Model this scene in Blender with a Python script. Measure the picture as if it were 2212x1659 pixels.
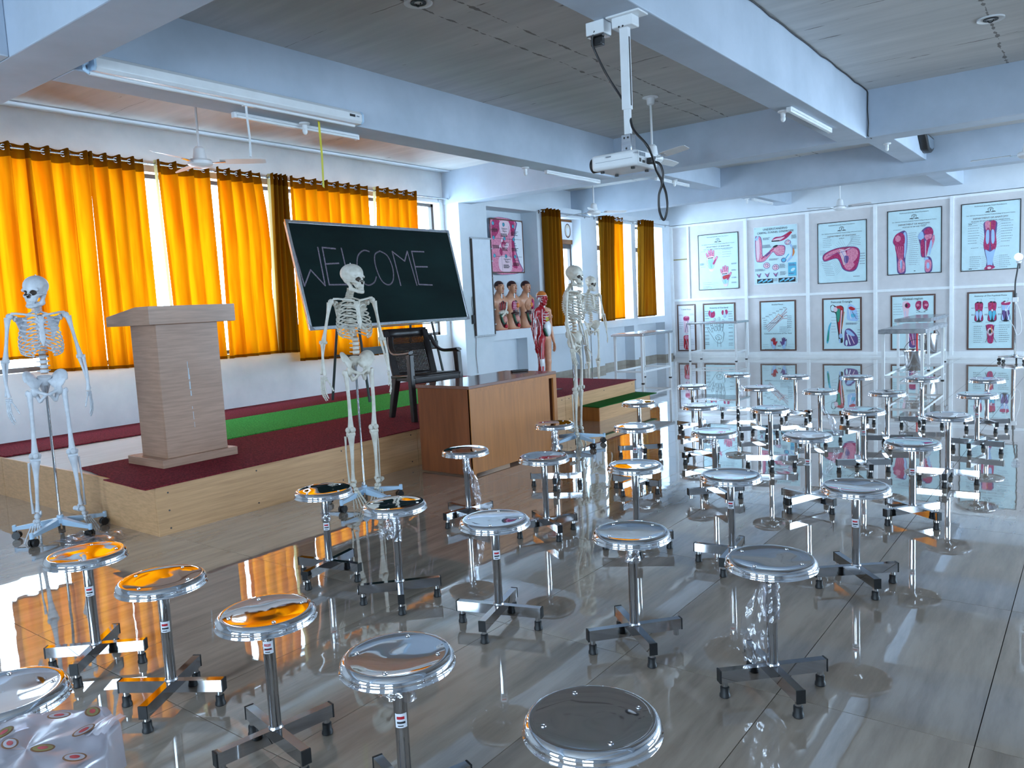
import bpy, bmesh, math, random
import numpy as np
from mathutils import Vector, Matrix
from mathutils.geometry import tessellate_polygon
random.seed(7)
rng = np.random.default_rng(5)
PI = math.pi
sc = bpy.context.scene
for o in list(bpy.data.objects):
    bpy.data.objects.remove(o, do_unlink=True)
COL = sc.collection

# ------------------------------------------------------------------ camera
YAW, PITCH, ROLL, FPX = -0.651226222, -0.101358936, -0.0502219538, 1679.95868
def cam_axes():
    cy, sy, cp, sp = math.cos(YAW), math.sin(YAW), math.cos(PITCH), math.sin(PITCH)
    fwd = Vector((sy*cp, cy*cp, sp)); r = Vector((cy, -sy, 0)); u = r.cross(fwd)
    cr, sr = math.cos(ROLL), math.sin(ROLL)
    return r*cr+u*sr, -r*sr+u*cr, fwd
_r, _u, _f = cam_axes()
cd = bpy.data.cameras.new('camera'); cam = bpy.data.objects.new('camera', cd); COL.objects.link(cam)
cam.matrix_world = Matrix(((_r.x,_u.x,-_f.x,0),(_r.y,_u.y,-_f.y,0),(_r.z,_u.z,-_f.z,1.40),(0,0,0,1)))
cd.sensor_fit = 'HORIZONTAL'; cd.sensor_width = 36; cd.lens = FPX*36/2212; cd.clip_start = .02; cd.clip_end = 200
sc.camera = cam
# ------------------------------------------------------------------ sky, light, exposure
w = bpy.data.worlds.new('overcast_sky'); sc.world = w; w.use_nodes = True
bg = w.node_tree.nodes['Background']
bg.inputs['Color'].default_value = (.58, .79, 1.0, 1); bg.inputs['Strength'].default_value = 21
def portal(name, loc, rot, sx, sy):
    l = bpy.data.lights.new(name, 'AREA'); l.shape = 'RECTANGLE'; l.size = sx; l.size_y = sy
    o = bpy.data.objects.new(name, l); o.location = loc; o.rotation_euler = rot; COL.objects.link(o)
    l.cycles.is_portal = True
    o['kind'] = 'helper'
portal('sky_portal', (-8.50, 5.6, 2.0), (0, -PI/2, 0), 2.2, 7.2)
portal('sky_portal', (-8.50, 13.9, 2.0), (0, -PI/2, 0), 2.1, 4.9)
portal('sky_portal', (-1.15, -3.95, 1.75), (PI/2, 0, 0), 7.0, 1.6)
portal('sky_portal', (5.5, 11.25, 1.95), (0, PI/2, 0), 2.3, 10.9)
sc.view_settings.view_transform = 'Standard'; sc.view_settings.look = 'None'
sc.view_settings.exposure = 0.0; sc.view_settings.gamma = 1.0; sc.view_settings.use_curve_mapping = False
cy = sc.cycles
cy.use_denoising = True; cy.max_bounces = 10; cy.diffuse_bounces = 5; cy.glossy_bounces = 5; cy.transparent_max_bounces = 12; cy.transmission_bounces = 6
cy.sample_clamp_indirect = 8; cy.caustics_reflective = False; cy.caustics_refractive = False

# ------------------------------------------------------------------ mesh helpers
class MB:
    def __init__(s): s.v = []; s.f = []; s.m = []; s.mi = 0
    def mat(s, i): s.mi = i; return s
    def add(s, vs, fs):
        b = len(s.v); s.v.extend([tuple(map(float, p)) for p in vs])
        for f in fs: s.f.append(tuple(b+i for i in f)); s.m.append(s.mi)
        return s
    def box(s, a, b):
        x0,y0,z0 = a; x1,y1,z1 = b
        return s.add([(x0,y0,z0),(x1,y0,z0),(x1,y1,z0),(x0,y1,z0),(x0,y0,z1),(x1,y0,z1),(x1,y1,z1),(x0,y1,z1)],
                     [(0,3,2,1),(4,5,6,7),(0,1,5,4),(1,2,6,5),(2,3,7,6),(3,0,4,7)])
    def bar(s, p, q, w, h, up=(0,0,1)):
        p, q = Vector(p), Vector(q); d = (q-p).normalized(); a = d.cross(Vector(up))
        if a.length < 1e-5: a = d.cross(Vector((1,0,0)))
        a.normalize(); b = a.cross(d)
        vs = []
        for c in (p, q):
            for (i, j) in ((-1,-1),(1,-1),(1,1),(-1,1)): vs.append(c + a*i*w/2 + b*j*h/2)
        return s.add(vs, [(0,1,2,3),(7,6,5,4),(0,4,5,1),(1,5,6,2),(2,6,7,3),(3,7,4,0)])
    def sweep(s, pts, rad, n=8, caps=True, closed=False):
        P = [Vector(p) for p in pts]; m = len(P)
        R = rad if isinstance(rad, (list, tuple)) else [rad]*m
        T = []
        for i in range(m):
            a = P[(i-1) % m] if closed else P[max(i-1,0)]; b = P[(i+1) % m] if closed else P[min(i+1,m-1)]
            t = (b-a); T.append(t.normalized() if t.length > 1e-9 else Vector((0,0,1)))
        up = Vector((0,0,1)) if abs(T[0].z) < .9 else Vector((1,0,0))
        N = T[0].cross(up).normalized(); vs = []
        for i in range(m):
            N = (N - T[i]*N.dot(T[i]))
            N = N.normalized() if N.length > 1e-6 else T[i].orthogonal().normalized()
            B = T[i].cross(N); r = R[i]
            rx, ry = r if isinstance(r, (list, tuple)) else (r, r)
            for k in range(n):
                a = 2*PI*k/n; vs.append(P[i] + N*math.cos(a)*rx + B*math.sin(a)*ry)
        fs = []
        for i in range(m if closed else m-1):
            j = (i+1) % m
            for k in range(n):
                l = (k+1) % n; fs.append((i*n+k, i*n+l, j*n+l, j*n+k))
        if caps and not closed:
            fs.append(tuple(range(n))[::-1]); fs.append(tuple((m-1)*n+k for k in range(n)))
        return s.add(vs, fs)
    def lathe(s, prof, n=32, c=(0,0,0), caps=True):
        vs = []; cx, cy_, cz = c
        for (r, z) in prof:
            for k in range(n):
                a = 2*PI*k/n; vs.append((cx+r*math.cos(a), cy_+r*math.sin(a), cz+z))
        fs = []
        for i in range(len(prof)-1):
            for k in range(n):
                l = (k+1) % n; fs.append((i*n+k, i*n+l, (i+1)*n+l, (i+1)*n+k))
        if caps:
            fs.append(tuple(range(n))[::-1]); fs.append(tuple((len(prof)-1)*n+k for k in range(n)))
        return s.add(vs, fs)
    def ball(s, c, r, n=10):
        rx, ry, rz = r if isinstance(r, (list, tuple)) else (r,)*3
        vs = [(c[0],c[1],c[2]-rz)]; fs = []
        for i in range(1, n):
            t = -PI/2+PI*i/n
            for k in range(n):
                a = 2*PI*k/n; vs.append((c[0]+rx*math.cos(t)*math.cos(a), c[1]+ry*math.cos(t)*math.sin(a), c[2]+rz*math.sin(t)))
        vs.append((c[0],c[1],c[2]+rz)); L = len(vs)-1
        for k in range(n):
            l = (k+1) % n; fs.append((0, 1+l, 1+k)); fs.append((L, L-n+k, L-n+l))
        for i in range(n-2):
            for k in range(n):
                l = (k+1) % n; fs.append((1+i*n+k, 1+i*n+l, 1+(i+1)*n+l, 1+(i+1)*n+k))
        return s.add(vs, fs)
    def prism(s, poly, a0, a1, axis='z'):
        n = len(poly)
        def P(u, v, t): return {'z': (u,v,t), 'y': (u,t,v), 'x': (t,u,v)}[axis]
        vs = [P(u,v,a0) for u,v in poly]+[P(u,v,a1) for u,v in poly]
        return s.add(vs, [tuple(range(n))[::-1], tuple(range(n,2*n))]+[(i,(i+1)%n,(i+1)%n+n,i+n) for i in range(n)])
    def mesh(s, name, mats, smooth=35):
        me = bpy.data.meshes.new(name); me.from_pydata(s.v, [], s.f)
        for m in (mats if isinstance(mats, (list, tuple)) else [mats]): me.materials.append(m)
        if any(s.m): me.polygons.foreach_set('material_index', s.m)
        bm = bmesh.new(); bm.from_mesh(me); bmesh.ops.recalc_face_normals(bm, faces=bm.faces); bm.to_mesh(me); bm.free()
        if smooth:
            me.polygons.foreach_set('use_smooth', [True]*len(me.polygons))
            if smooth < 170: me.set_sharp_from_angle(angle=math.radians(smooth))
        me.update(); return me
    def obj(s, name, mats, parent=None, smooth=35, bevel=0, loc=None):
        return place(name, s.mesh(name, mats, smooth), parent, bevel, loc)
def place(name, me, parent=None, bevel=0, loc=None):
    o = bpy.data.objects.new(name, me); COL.objects.link(o)
    if parent: o.parent = parent
    if loc is not None: o.location = loc
    if bevel:
        b = o.modifiers.new('bevel', 'BEVEL'); b.width = bevel; b.segments = 2; b.limit_method = 'ANGLE'; b.angle_limit = .7
    return o
def tag(o, label=None, cat=None, group=None, kind=None):
    if label: o['label'] = label
    if cat: o['category'] = cat
    if group: o['group'] = group
    if kind: o['kind'] = kind
    return o
def thing(name, label, cat, loc=(0,0,0), rz=0, group=None):
    o = bpy.data.objects.new(name, None); COL.objects.link(o); o.location = loc; o.rotation_euler = (0,0,rz); o.empty_display_size = .1
    return tag(o, label, cat, group)
def struct(o): o['kind'] = 'structure'; return o
KIDS = {}
def copy_tree(o, parent=None):
    c = o.copy(); COL.objects.link(c)
    if parent: c.parent = parent
    for ch in list(o.children): copy_tree(ch, c)
    return c
TEXTS = []
def text(name, s, size, mat, parent, loc, rot, align='CENTER', ext=0):
    cu = bpy.data.curves.new(name, 'FONT'); cu.body = s; cu.size = size; cu.align_x = align; cu.align_y = 'CENTER'; cu.extrude = ext
    cu.materials.append(mat); cu.resolution_u = 2
    o = bpy.data.objects.new(name, cu); COL.objects.link(o); o.parent = parent; o.location = loc; o.rotation_euler = rot
    TEXTS.append(o); return o

# signed distance fields -> mesh (naive surface nets)
def nets(f, lo, hi, step):
    lo = np.array(lo, float); n = np.ceil((np.array(hi)-lo)/step).astype(int)+1
    ax = [lo[i]+step*np.arange(n[i]) for i in range(3)]
    G = np.stack(np.meshgrid(*ax, indexing='ij'), -1); V = f(G.reshape(-1,3)).reshape(n)
    ins = V < 0; c = n-1
    acc = np.zeros((*c,3)); cnt = np.zeros(c)
    offs = [(i,j,k) for i in (0,1) for j in (0,1) for k in (0,1)]
    def sl(o): return tuple(slice(o[d], o[d]+c[d]) for d in range(3))
    for a in offs:
        for d in range(3):
            if a[d]: continue
            b = list(a); b[d] = 1; va, vb = V[sl(a)], V[sl(b)]
            cr = ins[sl(a)] != ins[sl(b)]
            t = np.where(cr, va/np.where(va-vb == 0, 1, va-vb), 0)
            for e in range(3): acc[...,e] += cr*(a[e]+(t if e == d else 0))
            cnt += cr
    act = cnt > 0; idx = -np.ones(c, int); idx[act] = np.arange(act.sum())
    base = np.stack(np.meshgrid(*[np.arange(k) for k in c], indexing='ij'), -1)
    verts = lo+step*(base[act]+acc[act]/cnt[act][:,None])
    faces = []
    for d in range(3):
        e, g = [(1,2),(2,0),(0,1)][d]
        s0 = [slice(1,-1)]*3; s0[d] = slice(0,-1); s1 = list(s0); s1[d] = slice(1,None)
        A, B = ins[tuple(s0)], ins[tuple(s1)]
        ii = np.argwhere(A != B); 
        if not len(ii): continue
        fl = A[A != B]; st = np.array([1,1,1]); st[d] = 0; ii = ii+st
        def cell(de, dg):
            q = ii.copy(); q[:,e] += de; q[:,g] += dg; return idx[q[:,0],q[:,1],q[:,2]]
        Q = np.stack([cell(-1,-1),cell(0,-1),cell(0,0),cell(-1,0)],1)
        Q[~fl] = Q[~fl][:,::-1]; faces.append(Q)
    F = np.concatenate(faces); F = F[(F >= 0).all(1)]
    return verts, F
def net_mesh(name, f, lo, hi, step, mats, paint=None):
    v, q = nets(f, lo, hi, step); me = bpy.data.meshes.new(name); me.from_pydata(v.tolist(), [], q.tolist())
    for m in (mats if isinstance(mats, (list, tuple)) else [mats]): me.materials.append(m)
    if paint is not None: me.polygons.foreach_set('material_index', paint(v[q].mean(1)).astype(np.int32))
    me.polygons.foreach_set('use_smooth', [True]*len(me.polygons)); me.update(); return me
def ell(p, c, r):
    k0 = np.linalg.norm((p-c)/r, axis=1); k1 = np.linalg.norm((p-c)/(np.array(r)**2), axis=1)
    return k0*(k0-1)/np.maximum(k1, 1e-9)
def cap(p, a, b, ra, rb=None):
    rb = ra if rb is None else rb; a, b = np.array(a, float), np.array(b, float); d = b-a
    t = np.clip(((p-a)@d)/(d@d), 0, 1); return np.linalg.norm(p-a-t[:,None]*d, axis=1)-(ra+(rb-ra)*t)
def su(a, b, k): h = np.clip(.5+.5*(b-a)/k, 0, 1); return b*(1-h)+a*h-k*h*(1-h)
def ss(a, b, k): return -su(-a, b, k)
# ------------------------------------------------------------------ materials
def pm(name, c1, c2=None, scale=8., rough=.5, metal=0., bump=0., stretch=(1,1,1), detail=4., spec=.5, ior=None, rough2=None, coat=0, world=False, lo=.35, hi=.65, rnd=False):
    m = bpy.data.materials.new(name); m.use_nodes = True; nt = m.node_tree; N, L = nt.nodes, nt.links
    b = N['Principled BSDF']; b.inputs['Roughness'].default_value = rough; b.inputs['Metallic'].default_value = metal
    b.inputs['Specular IOR Level'].default_value = spec; b.inputs['Coat Weight'].default_value = coat; b.inputs['Coat Roughness'].default_value = .012
    if ior: b.inputs['IOR'].default_value = ior
    c2 = c2 or tuple(x*.86 for x in c1)
    if world:
        g = N.new('ShaderNodeNewGeometry'); src = g.outputs['Position']
    else:
        g = N.new('ShaderNodeTexCoord'); src = g.outputs['Object']
    mp = N.new('ShaderNodeMapping'); mp.inputs['Scale'].default_value = stretch; L.new(src, mp.inputs['Vector'])
    if rnd:
        oi = N.new('ShaderNodeObjectInfo'); vm = N.new('ShaderNodeVectorMath'); vm.operation = 'SCALE'; vm.inputs[0].default_value = (37,19,11)
        L.new(oi.outputs['Random'], vm.inputs['Scale']); L.new(vm.outputs[0], mp.inputs['Location'])
    n = N.new('ShaderNodeTexNoise'); n.inputs['Scale'].default_value = scale; n.inputs['Detail'].default_value = detail; n.inputs['Roughness'].default_value = .6
    L.new(mp.outputs[0], n.inputs['Vector'])
    r = N.new('ShaderNodeValToRGB'); r.color_ramp.elements[0].position = lo; r.color_ramp.elements[1].position = hi
    r.color_ramp.elements[0].color = (*c2, 1); r.color_ramp.elements[1].color = (*c1, 1)
    L.new(n.outputs['Fac'], r.inputs['Fac']); L.new(r.outputs['Color'], b.inputs['Base Color'])
    if bump:
        bp = N.new('ShaderNodeBump'); bp.inputs['Strength'].default_value = bump; bp.inputs['Distance'].default_value = .02
        L.new(n.outputs['Fac'], bp.inputs['Height']); L.new(bp.outputs[0], b.inputs['Normal'])
    if rough2 is not None:
        mr = N.new('ShaderNodeMapRange'); mr.inputs['To Min'].default_value = rough; mr.inputs['To Max'].default_value = rough2
        L.new(n.outputs['Fac'], mr.inputs['Value']); L.new(mr.outputs[0], b.inputs['Roughness'])
    return m
def flat(name, c, rough=.6, metal=0, **k): return pm(name, c, tuple(x*.93 for x in c), 6, rough, metal, **k)
M = {}
M['wall'] = pm('white_painted_plaster', (.70,.75,.81), (.61,.67,.73), 1.3, .55, bump=.03, detail=8, world=True)
M['lowwall'] = pm('white_painted_plaster_worn', (.90,.90,.90), (.78,.79,.80), 2.3, .45, bump=.04, detail=9, world=True, lo=.3, hi=.6)
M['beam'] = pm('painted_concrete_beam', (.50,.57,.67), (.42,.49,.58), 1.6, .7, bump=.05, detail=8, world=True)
M['tile_dark'] = pm('tan_skirting_tile', (.45,.40,.34), (.34,.30,.25), 5, .2, rnd=True)
M['grout'] = flat('dark_tile_joint', (.10,.09,.08), .8)
M['laminate'] = pm('pale_woodgrain_laminate', (.70,.405,.20), (.56,.31,.145), 5, .35, stretch=(3,.5,14), detail=7, world=True)
M['lam_top'] = pm('pale_laminate_board', (.88,.84,.78), (.78,.73,.67), 5, .22, stretch=(6,.6,1), detail=7, world=True)
M['lam_dark'] = pm('lectern_woodgrain_laminate', (.46,.265,.175), (.34,.19,.12), 5, .35, stretch=(.8,.8,14), detail=7, world=True)
M['teak'] = pm('teak_veneer', (.50,.185,.04), (.38,.135,.028), 4, .42, stretch=(7,7,.55), detail=8, world=True)
M['teak_dark'] = pm('dark_teak_veneer', (.24,.07,.02), (.18,.05,.015), 4, .5, stretch=(7,7,.55), detail=8, world=True)
M['desktop'] = pm('brown_desk_laminate', (.26,.13,.095), (.20,.10,.075), 4, .12, stretch=(7,.8,7), detail=6, world=True)
M['maroon'] = pm('maroon_turf_carpet', (.27,.022,.036), (.13,.010,.017), 70, .95, bump=.8, detail=5, spec=.2, lo=.42, hi=.58, world=True)
M['green'] = pm('green_turf_carpet', (.06,.58,.09), (.025,.32,.045), 70, .9, bump=.8, detail=5, spec=.25, lo=.42, hi=.58, world=True)
M['dkgreen'] = pm('dark_green_turf_mat', (.015,.16,.02), (.006,.085,.01), 160, .95, bump=.6, detail=3, spec=.15, world=True)
M['chrome'] = pm('polished_stainless_steel', (.50,.50,.51), (.44,.44,.46), 9, .045, 1., bump=.0, detail=2)
M['seat'] = pm('polished_seat_steel', (.74,.74,.76), (.68,.68,.70), 6.0, .03, 1., bump=.2, detail=0, rnd=True)
M['steel'] = pm('brushed_stainless_steel', (.62,.62,.64), (.50,.50,.52), 12, .2, 1., stretch=(1,1,8))
M['dsteel'] = pm('grey_stone_slab', (.30,.31,.33), (.19,.20,.22), 9, .18, .0, spec=.8)
M['rubber'] = flat('black_rubber', (.012,.012,.013), .5)
M['black'] = flat('black_plastic', (.018,.017,.018), .38)
M['chair'] = pm('dark_brown_moulded_plastic', (.022,.016,.015), (.014,.010,.010), 20, .35)
M['white'] = flat('white_enamel', (.80,.82,.84), .35)
M['whiteb'] = flat('pale_blue_plastic', (.50,.68,.86), .4)
M['cream'] = flat('cream_partition_board', (.70,.68,.69), .5)
M['rail'] = flat('white_partition_rail', (.90,.93,.95), .4)
M['bone'] = pm('ivory_bone_plastic', (.74,.70,.62), (.60,.55,.46), 22, .42, bump=.05, detail=6)
M['bonew'] = pm('white_bone_plastic', (.72,.75,.80), (.60,.62,.66), 22, .42, bump=.05, detail=6)
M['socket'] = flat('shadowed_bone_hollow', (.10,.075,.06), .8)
M['disc'] = flat('tan_spinal_disc', (.62,.36,.22), .6)
M['alu'] = pm('brushed_aluminium_frame', (.60,.62,.64), (.5,.52,.54), 30, .3, 1.)
M['dalu'] = flat('dark_window_frame', (.05,.035,.03), .4)
M['chalkb'] = pm('dark_green_chalkboard', (.006,.019,.018), (.003,.010,.010), 2.2, .75, detail=7, spec=.12, stretch=(1,.35,1))
M['chalk'] = pm('lilac_chalk', (.27,.225,.28), (.12,.10,.13), 70, .95)
M['wb'] = flat('whiteboard_enamel', (.74,.80,.88), .12)
M['frame'] = flat('black_poster_frame', (.02,.015,.015), .35)
M['frameb'] = flat('brown_poster_frame', (.11,.05,.035), .35)
M['paper'] = flat('poster_paper', (.62,.83,.88), .35)
M['paperw'] = flat('white_poster_paper', (.80,.82,.88), .35)
M['ink'] = flat('black_print', (.015,.015,.02), .5)
M['inkg'] = flat('grey_print', (.16,.20,.25), .5)
M['mag'] = pm('magenta_print', (.55,.03,.16), (.30,.01,.08), 30, .4, stretch=(1,1,.3))
M['pink'] = pm('pink_print', (.80,.30,.42), (.62,.16,.28), 30, .4)
M['lpink'] = flat('pale_pink_print', (.82,.60,.68), .4)
M['red'] = pm('red_print', (.60,.015,.03), (.34,.008,.02), 30, .4)
M['cyan'] = flat('cyan_print', (.10,.50,.70), .4)
M['lblue'] = flat('pale_blue_print', (.38,.58,.85), .4)
M['violet'] = flat('violet_print', (.13,.07,.24), .4)
M['grn'] = flat('green_print', (.02,.30,.20), .4)
M['orn'] = flat('orange_print', (.75,.22,.04), .4)
M['blk'] = flat('dark_print', (.004,.008,.016), .4)
M['skin'] = pm('painted_skin_plastic', (.66,.33,.20), (.56,.26,.15), 12, .4)
M['hair'] = pm('painted_brown_hair', (.050,.012,.010), (.03,.008,.007), 40, .5)
M['muscle'] = pm('painted_red_muscle', (.50,.012,.025), (.25,.006,.014), 26, .35, stretch=(1,1,.35))
M['organw'] = flat('white_organ_plastic', (.80,.80,.82), .3)
M['organg'] = flat('green_organ_plastic', (.02,.11,.065), .3)
M['organp'] = pm('pink_organ_plastic', (.72,.36,.30), (.60,.22,.20), 25, .35)
M['organd'] = flat('dark_organ_plastic', (.05,.012,.014), .4)
M['yellow'] = flat('yellow_plastic', (.75,.58,.02), .4)
M['ribbon'] = flat('yellow_ribbon', (.62,.55,.02), .5)
M['wood'] = pm('brown_board', (.24,.10,.03), (.18,.07,.02), 6, .5)
M['iron'] = flat('dark_green_iron', (.022,.032,.032), .45)
M['tube'] = flat('unlit_tube', (.85,.88,.9), .25)
M['redp'] = flat('red_pole_paint', (.7,.015,.02), .35)
M['scuff'] = flat('white_paint_scuff', (.62,.68,.74), .7)

def translucent(name, c, ct, scale, dark=.8, weave=True):
    m = bpy.data.materials.new(name); m.use_nodes = True; nt = m.node_tree; N, L = nt.nodes, nt.links
    N.remove(N['Principled BSDF']); out = N['Material Output']
    tc = N.new('ShaderNodeTexCoord'); mp = N.new('ShaderNodeMapping'); mp.inputs['Scale'].default_value = (1.5,2.2,.16); L.new(tc.outputs['Object'], mp.inputs[0])
    n = N.new('ShaderNodeTexNoise'); n.inputs['Scale'].default_value = scale; n.inputs['Detail'].default_value = 6; L.new(mp.outputs[0], n.inputs['Vector'])
    mx = N.new('ShaderNodeMix'); mx.data_type = 'RGBA'; L.new(n.outputs['Fac'], mx.inputs[0])
    rp = N.new('ShaderNodeMapRange'); rp.inputs['From Min'].default_value = .36; rp.inputs['From Max'].default_value = .62; L.new(n.outputs['Fac'], rp.inputs['Value']); L.new(rp.outputs[0], mx.inputs[0])
    mx.inputs[6].default_value = (ct[0]*.80, ct[1]*.50, ct[2]*.4, 1); mx.inputs[7].default_value = (*ct,1)
    d = N.new('ShaderNodeBsdfDiffuse'); d.inputs['Color'].default_value = (*c,1)
    t = N.new('ShaderNodeBsdfTranslucent'); L.new(mx.outputs[2], t.inputs['Color'])
    s = N.new('ShaderNodeMixShader'); s.inputs[0].default_value = .62; L.new(d.outputs[0], s.inputs[1]); L.new(t.outputs[0], s.inputs[2]); L.new(s.outputs[0], out.inputs[0])
    return m
M['curtain'] = translucent('orange_curtain_cloth', (.66,.24,.006), (.33,.100,.0006), 7)
M['thick'] = translucent('gathered_curtain_cloth', (.50,.215,.018), (.085,.026,.0004), 7)
M['hem'] = translucent('orange_curtain_double_cloth', (.30,.10,.006), (.07,.021,.0004), 7)
M['lining'] = translucent('pale_curtain_edge', (.75,.62,.30), (.30,.26,.12), 7)
def clear(name, tint, mixv, rough, bump=0, scale=20):
    m = bpy.data.materials.new(name); m.use_nodes = True; nt = m.node_tree; N, L = nt.nodes, nt.links
    N.remove(N['Principled BSDF']); out = N['Material Output']
    tr = N.new('ShaderNodeBsdfTransparent'); tr.inputs[0].default_value = (*tint,1)
    g = N.new('ShaderNodeBsdfGlossy'); g.inputs['Roughness'].default_value = rough; g.inputs['Color'].default_value = (.95,.95,1,1)
    s = N.new('ShaderNodeMixShader')
    if bump:
        tc = N.new('ShaderNodeTexCoord'); n = N.new('ShaderNodeTexNoise'); n.inputs['Scale'].default_value = scale; L.new(tc.outputs['Object'], n.inputs['Vector'])
        b = N.new('ShaderNodeBump'); b.inputs['Strength'].default_value = bump; L.new(n.outputs['Fac'], b.inputs['Height']); L.new(b.outputs[0], g.inputs['Normal'])
        mr = N.new('ShaderNodeMapRange'); mr.inputs['To Min'].default_value = mixv*.3; mr.inputs['To Max'].default_value = mixv*1.7; L.new(n.outputs['Fac'], mr.inputs['Value']); L.new(mr.outputs[0], s.inputs[0])
    else: s.inputs[0].default_value = mixv
    L.new(tr.outputs[0], s.inputs[1]); L.new(g.outputs[0], s.inputs[2]); L.new(s.outputs[0], out.inputs[0]); return m
M['glass'] = clear('window_glass', (.97,.99,1), .06, .0)
M['wrap'] = clear('clear_plastic_wrap', (.95,.95,.97), .30, .16, .8, 30)
M['bag'] = clear('milky_plastic_bag', (.60,.58,.63), .30, .22, .7, 16)

def milky(m, c, f):     # milky mix for the bag film
    nt = m.node_tree; N, L = nt.nodes, nt.links; out = N['Material Output']; src = out.inputs[0].links[0].from_socket
    d = N.new('ShaderNodeBsdfDiffuse'); d.inputs[0].default_value = (*c,1); s = N.new('ShaderNodeMixShader'); s.inputs[0].default_value = f
    L.new(src, s.inputs[1]); L.new(d.outputs[0], s.inputs[2]); L.new(s.outputs[0], out.inputs[0])
milky(M['bag'], (.80,.74,.80), .42)

def floor_mat():
    m = pm('veined_polished_tile', (.43,.345,.275), (.265,.21,.165), 4.6, .018, stretch=(2.6,.36,1), detail=10, spec=.5, ior=1.85, rnd=True, lo=.30, hi=.62, coat=.8)
    N, L = m.node_tree.nodes, m.node_tree.links; b = N['Principled BSDF']
    g = N.new('ShaderNodeNewGeometry'); n = N.new('ShaderNodeTexNoise'); n.inputs['Scale'].default_value = 5.5; n.inputs['Detail'].default_value = 1
    L.new(g.outputs['Position'], n.inputs['Vector'])
    bp = N.new('ShaderNodeBump'); bp.inputs['Strength'].default_value = .035; bp.inputs['Distance'].default_value = .02; L.new(n.outputs['Fac'], bp.inputs['Height']); L.new(bp.outputs[0], b.inputs['Normal'])
    # veins run at a slant over each tile
    for k in N:
        if k.type == 'MAPPING': k.inputs['Rotation'].default_value = (0,0,math.radians(24))
    return m
M['floor'] = floor_mat()
def ceil_mat():
    m = pm('whitewashed_board_marked_concrete', (.60,.59,.58), (.46,.46,.46), 1.6, .8, stretch=(.5,5,1), detail=9, world=True, bump=.12, lo=.25, hi=.7)
    N, L = m.node_tree.nodes, m.node_tree.links; b = N['Principled BSDF']
    ramp = [k for k in N if k.type == 'VALTORGB'][0]
    g = N.new('ShaderNodeNewGeometry'); n2 = N.new('ShaderNodeTexNoise'); n2.inputs['Scale'].default_value = 3.5; n2.inputs['Detail'].default_value = 8
    mp = N.new('ShaderNodeMapping'); mp.inputs['Scale'].default_value = (.6,4,1); L.new(g.outputs['Position'], mp.inputs[0]); L.new(mp.outputs[0], n2.inputs['Vector'])
    r2 = N.new('ShaderNodeValToRGB'); r2.color_ramp.elements[0].position = .70; r2.color_ramp.elements[1].position = .74
    L.new(n2.outputs['Fac'], r2.inputs['Fac'])
    mx = N.new('ShaderNodeMix'); mx.data_type = 'RGBA'; L.new(r2.outputs['Color'], mx.inputs[0]); L.new(ramp.outputs['Color'], mx.inputs[6]); mx.inputs[7].default_value = (.12,.10,.09,1)
    sp = N.new('ShaderNodeSeparateXYZ'); L.new(g.outputs['Position'], sp.inputs[0])
    n3 = N.new('ShaderNodeTexNoise'); n3.inputs['Scale'].default_value = 2.2; n3.inputs['Detail'].default_value = 6; L.new(g.outputs['Position'], n3.inputs['Vector'])
    prev = mx.outputs[2]
    def mth(op, a, b_):
        k = N.new('ShaderNodeMath'); k.operation = op
        for i_, v in enumerate((a, b_)):
            if hasattr(v, 'links'): L.new(v, k.inputs[i_])
            else: k.inputs[i_].default_value = v
        return k.outputs[0]
    # seams between the shuttering sheets, as dark broken lines
    wob = mth('MULTIPLY', mth('SUBTRACT', n3.outputs['Fac'], .5), .10)
    for ax, x0 in ((0,-3.60),(0,-3.86),(0,-.78),(0,-6.7),(1,4.05),(1,6.5),(1,8.2)):
        dd = mth('ABSOLUTE', mth('SUBTRACT', mth('ADD', sp.outputs[ax], wob), x0), 0)
        ln = mth('LESS_THAN', dd, mth('MULTIPLY', mth('SUBTRACT', n2.outputs['Fac'], .42), .07 if ax == 0 else .035))
        m2 = N.new('ShaderNodeMix'); m2.data_type = 'RGBA'; L.new(mth('MULTIPLY', ln, .75), m2.inputs[0]); L.new(prev, m2.inputs[6]); m2.inputs[7].default_value = (.10,.085,.075,1); prev = m2.outputs[2]
    L.new(prev, b.inputs['Base Color']); return m
M['ceil'] = ceil_mat()
# ------------------------------------------------------------------ room shell
XW, XF, YP, ZC, ZB = -8.23, -7.93, 16.62, 3.50, 3.00    # curtain wall, far wall face, partition, ceiling, beam soffit
def holed(mb, ax, t0, t1, u0, u1, z0, z1, holes):
    us = sorted({u0,u1,*[h[0] for h in holes],*[h[1] for h in holes]}); zs = sorted({z0,z1,*[h[2] for h in holes],*[h[3] for h in holes]})
    us = [u for u in us if u0 <= u <= u1]; zs = [z for z in zs if z0 <= z <= z1]
    for a, b in zip(us, us[1:]):
        run = None
        for c, d in zip(zs, zs[1:]):
            um, zm = (a+b)/2, (c+d)/2
            if any(h[0] < um < h[1] and h[2] < zm < h[3] for h in holes):
                if run: bx(mb, ax, t0, t1, a, b, *run); run = None
            else: run = (run[0], d) if run else (c, d)
        if run: bx(mb, ax, t0, t1, a, b, *run)
def bx(mb, ax, t0, t1, a, b, c, d):
    mb.box((t0,a,c),(t1,b,d)) if ax == 'x' else mb.box((a,t0,c),(b,t1,d))
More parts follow.
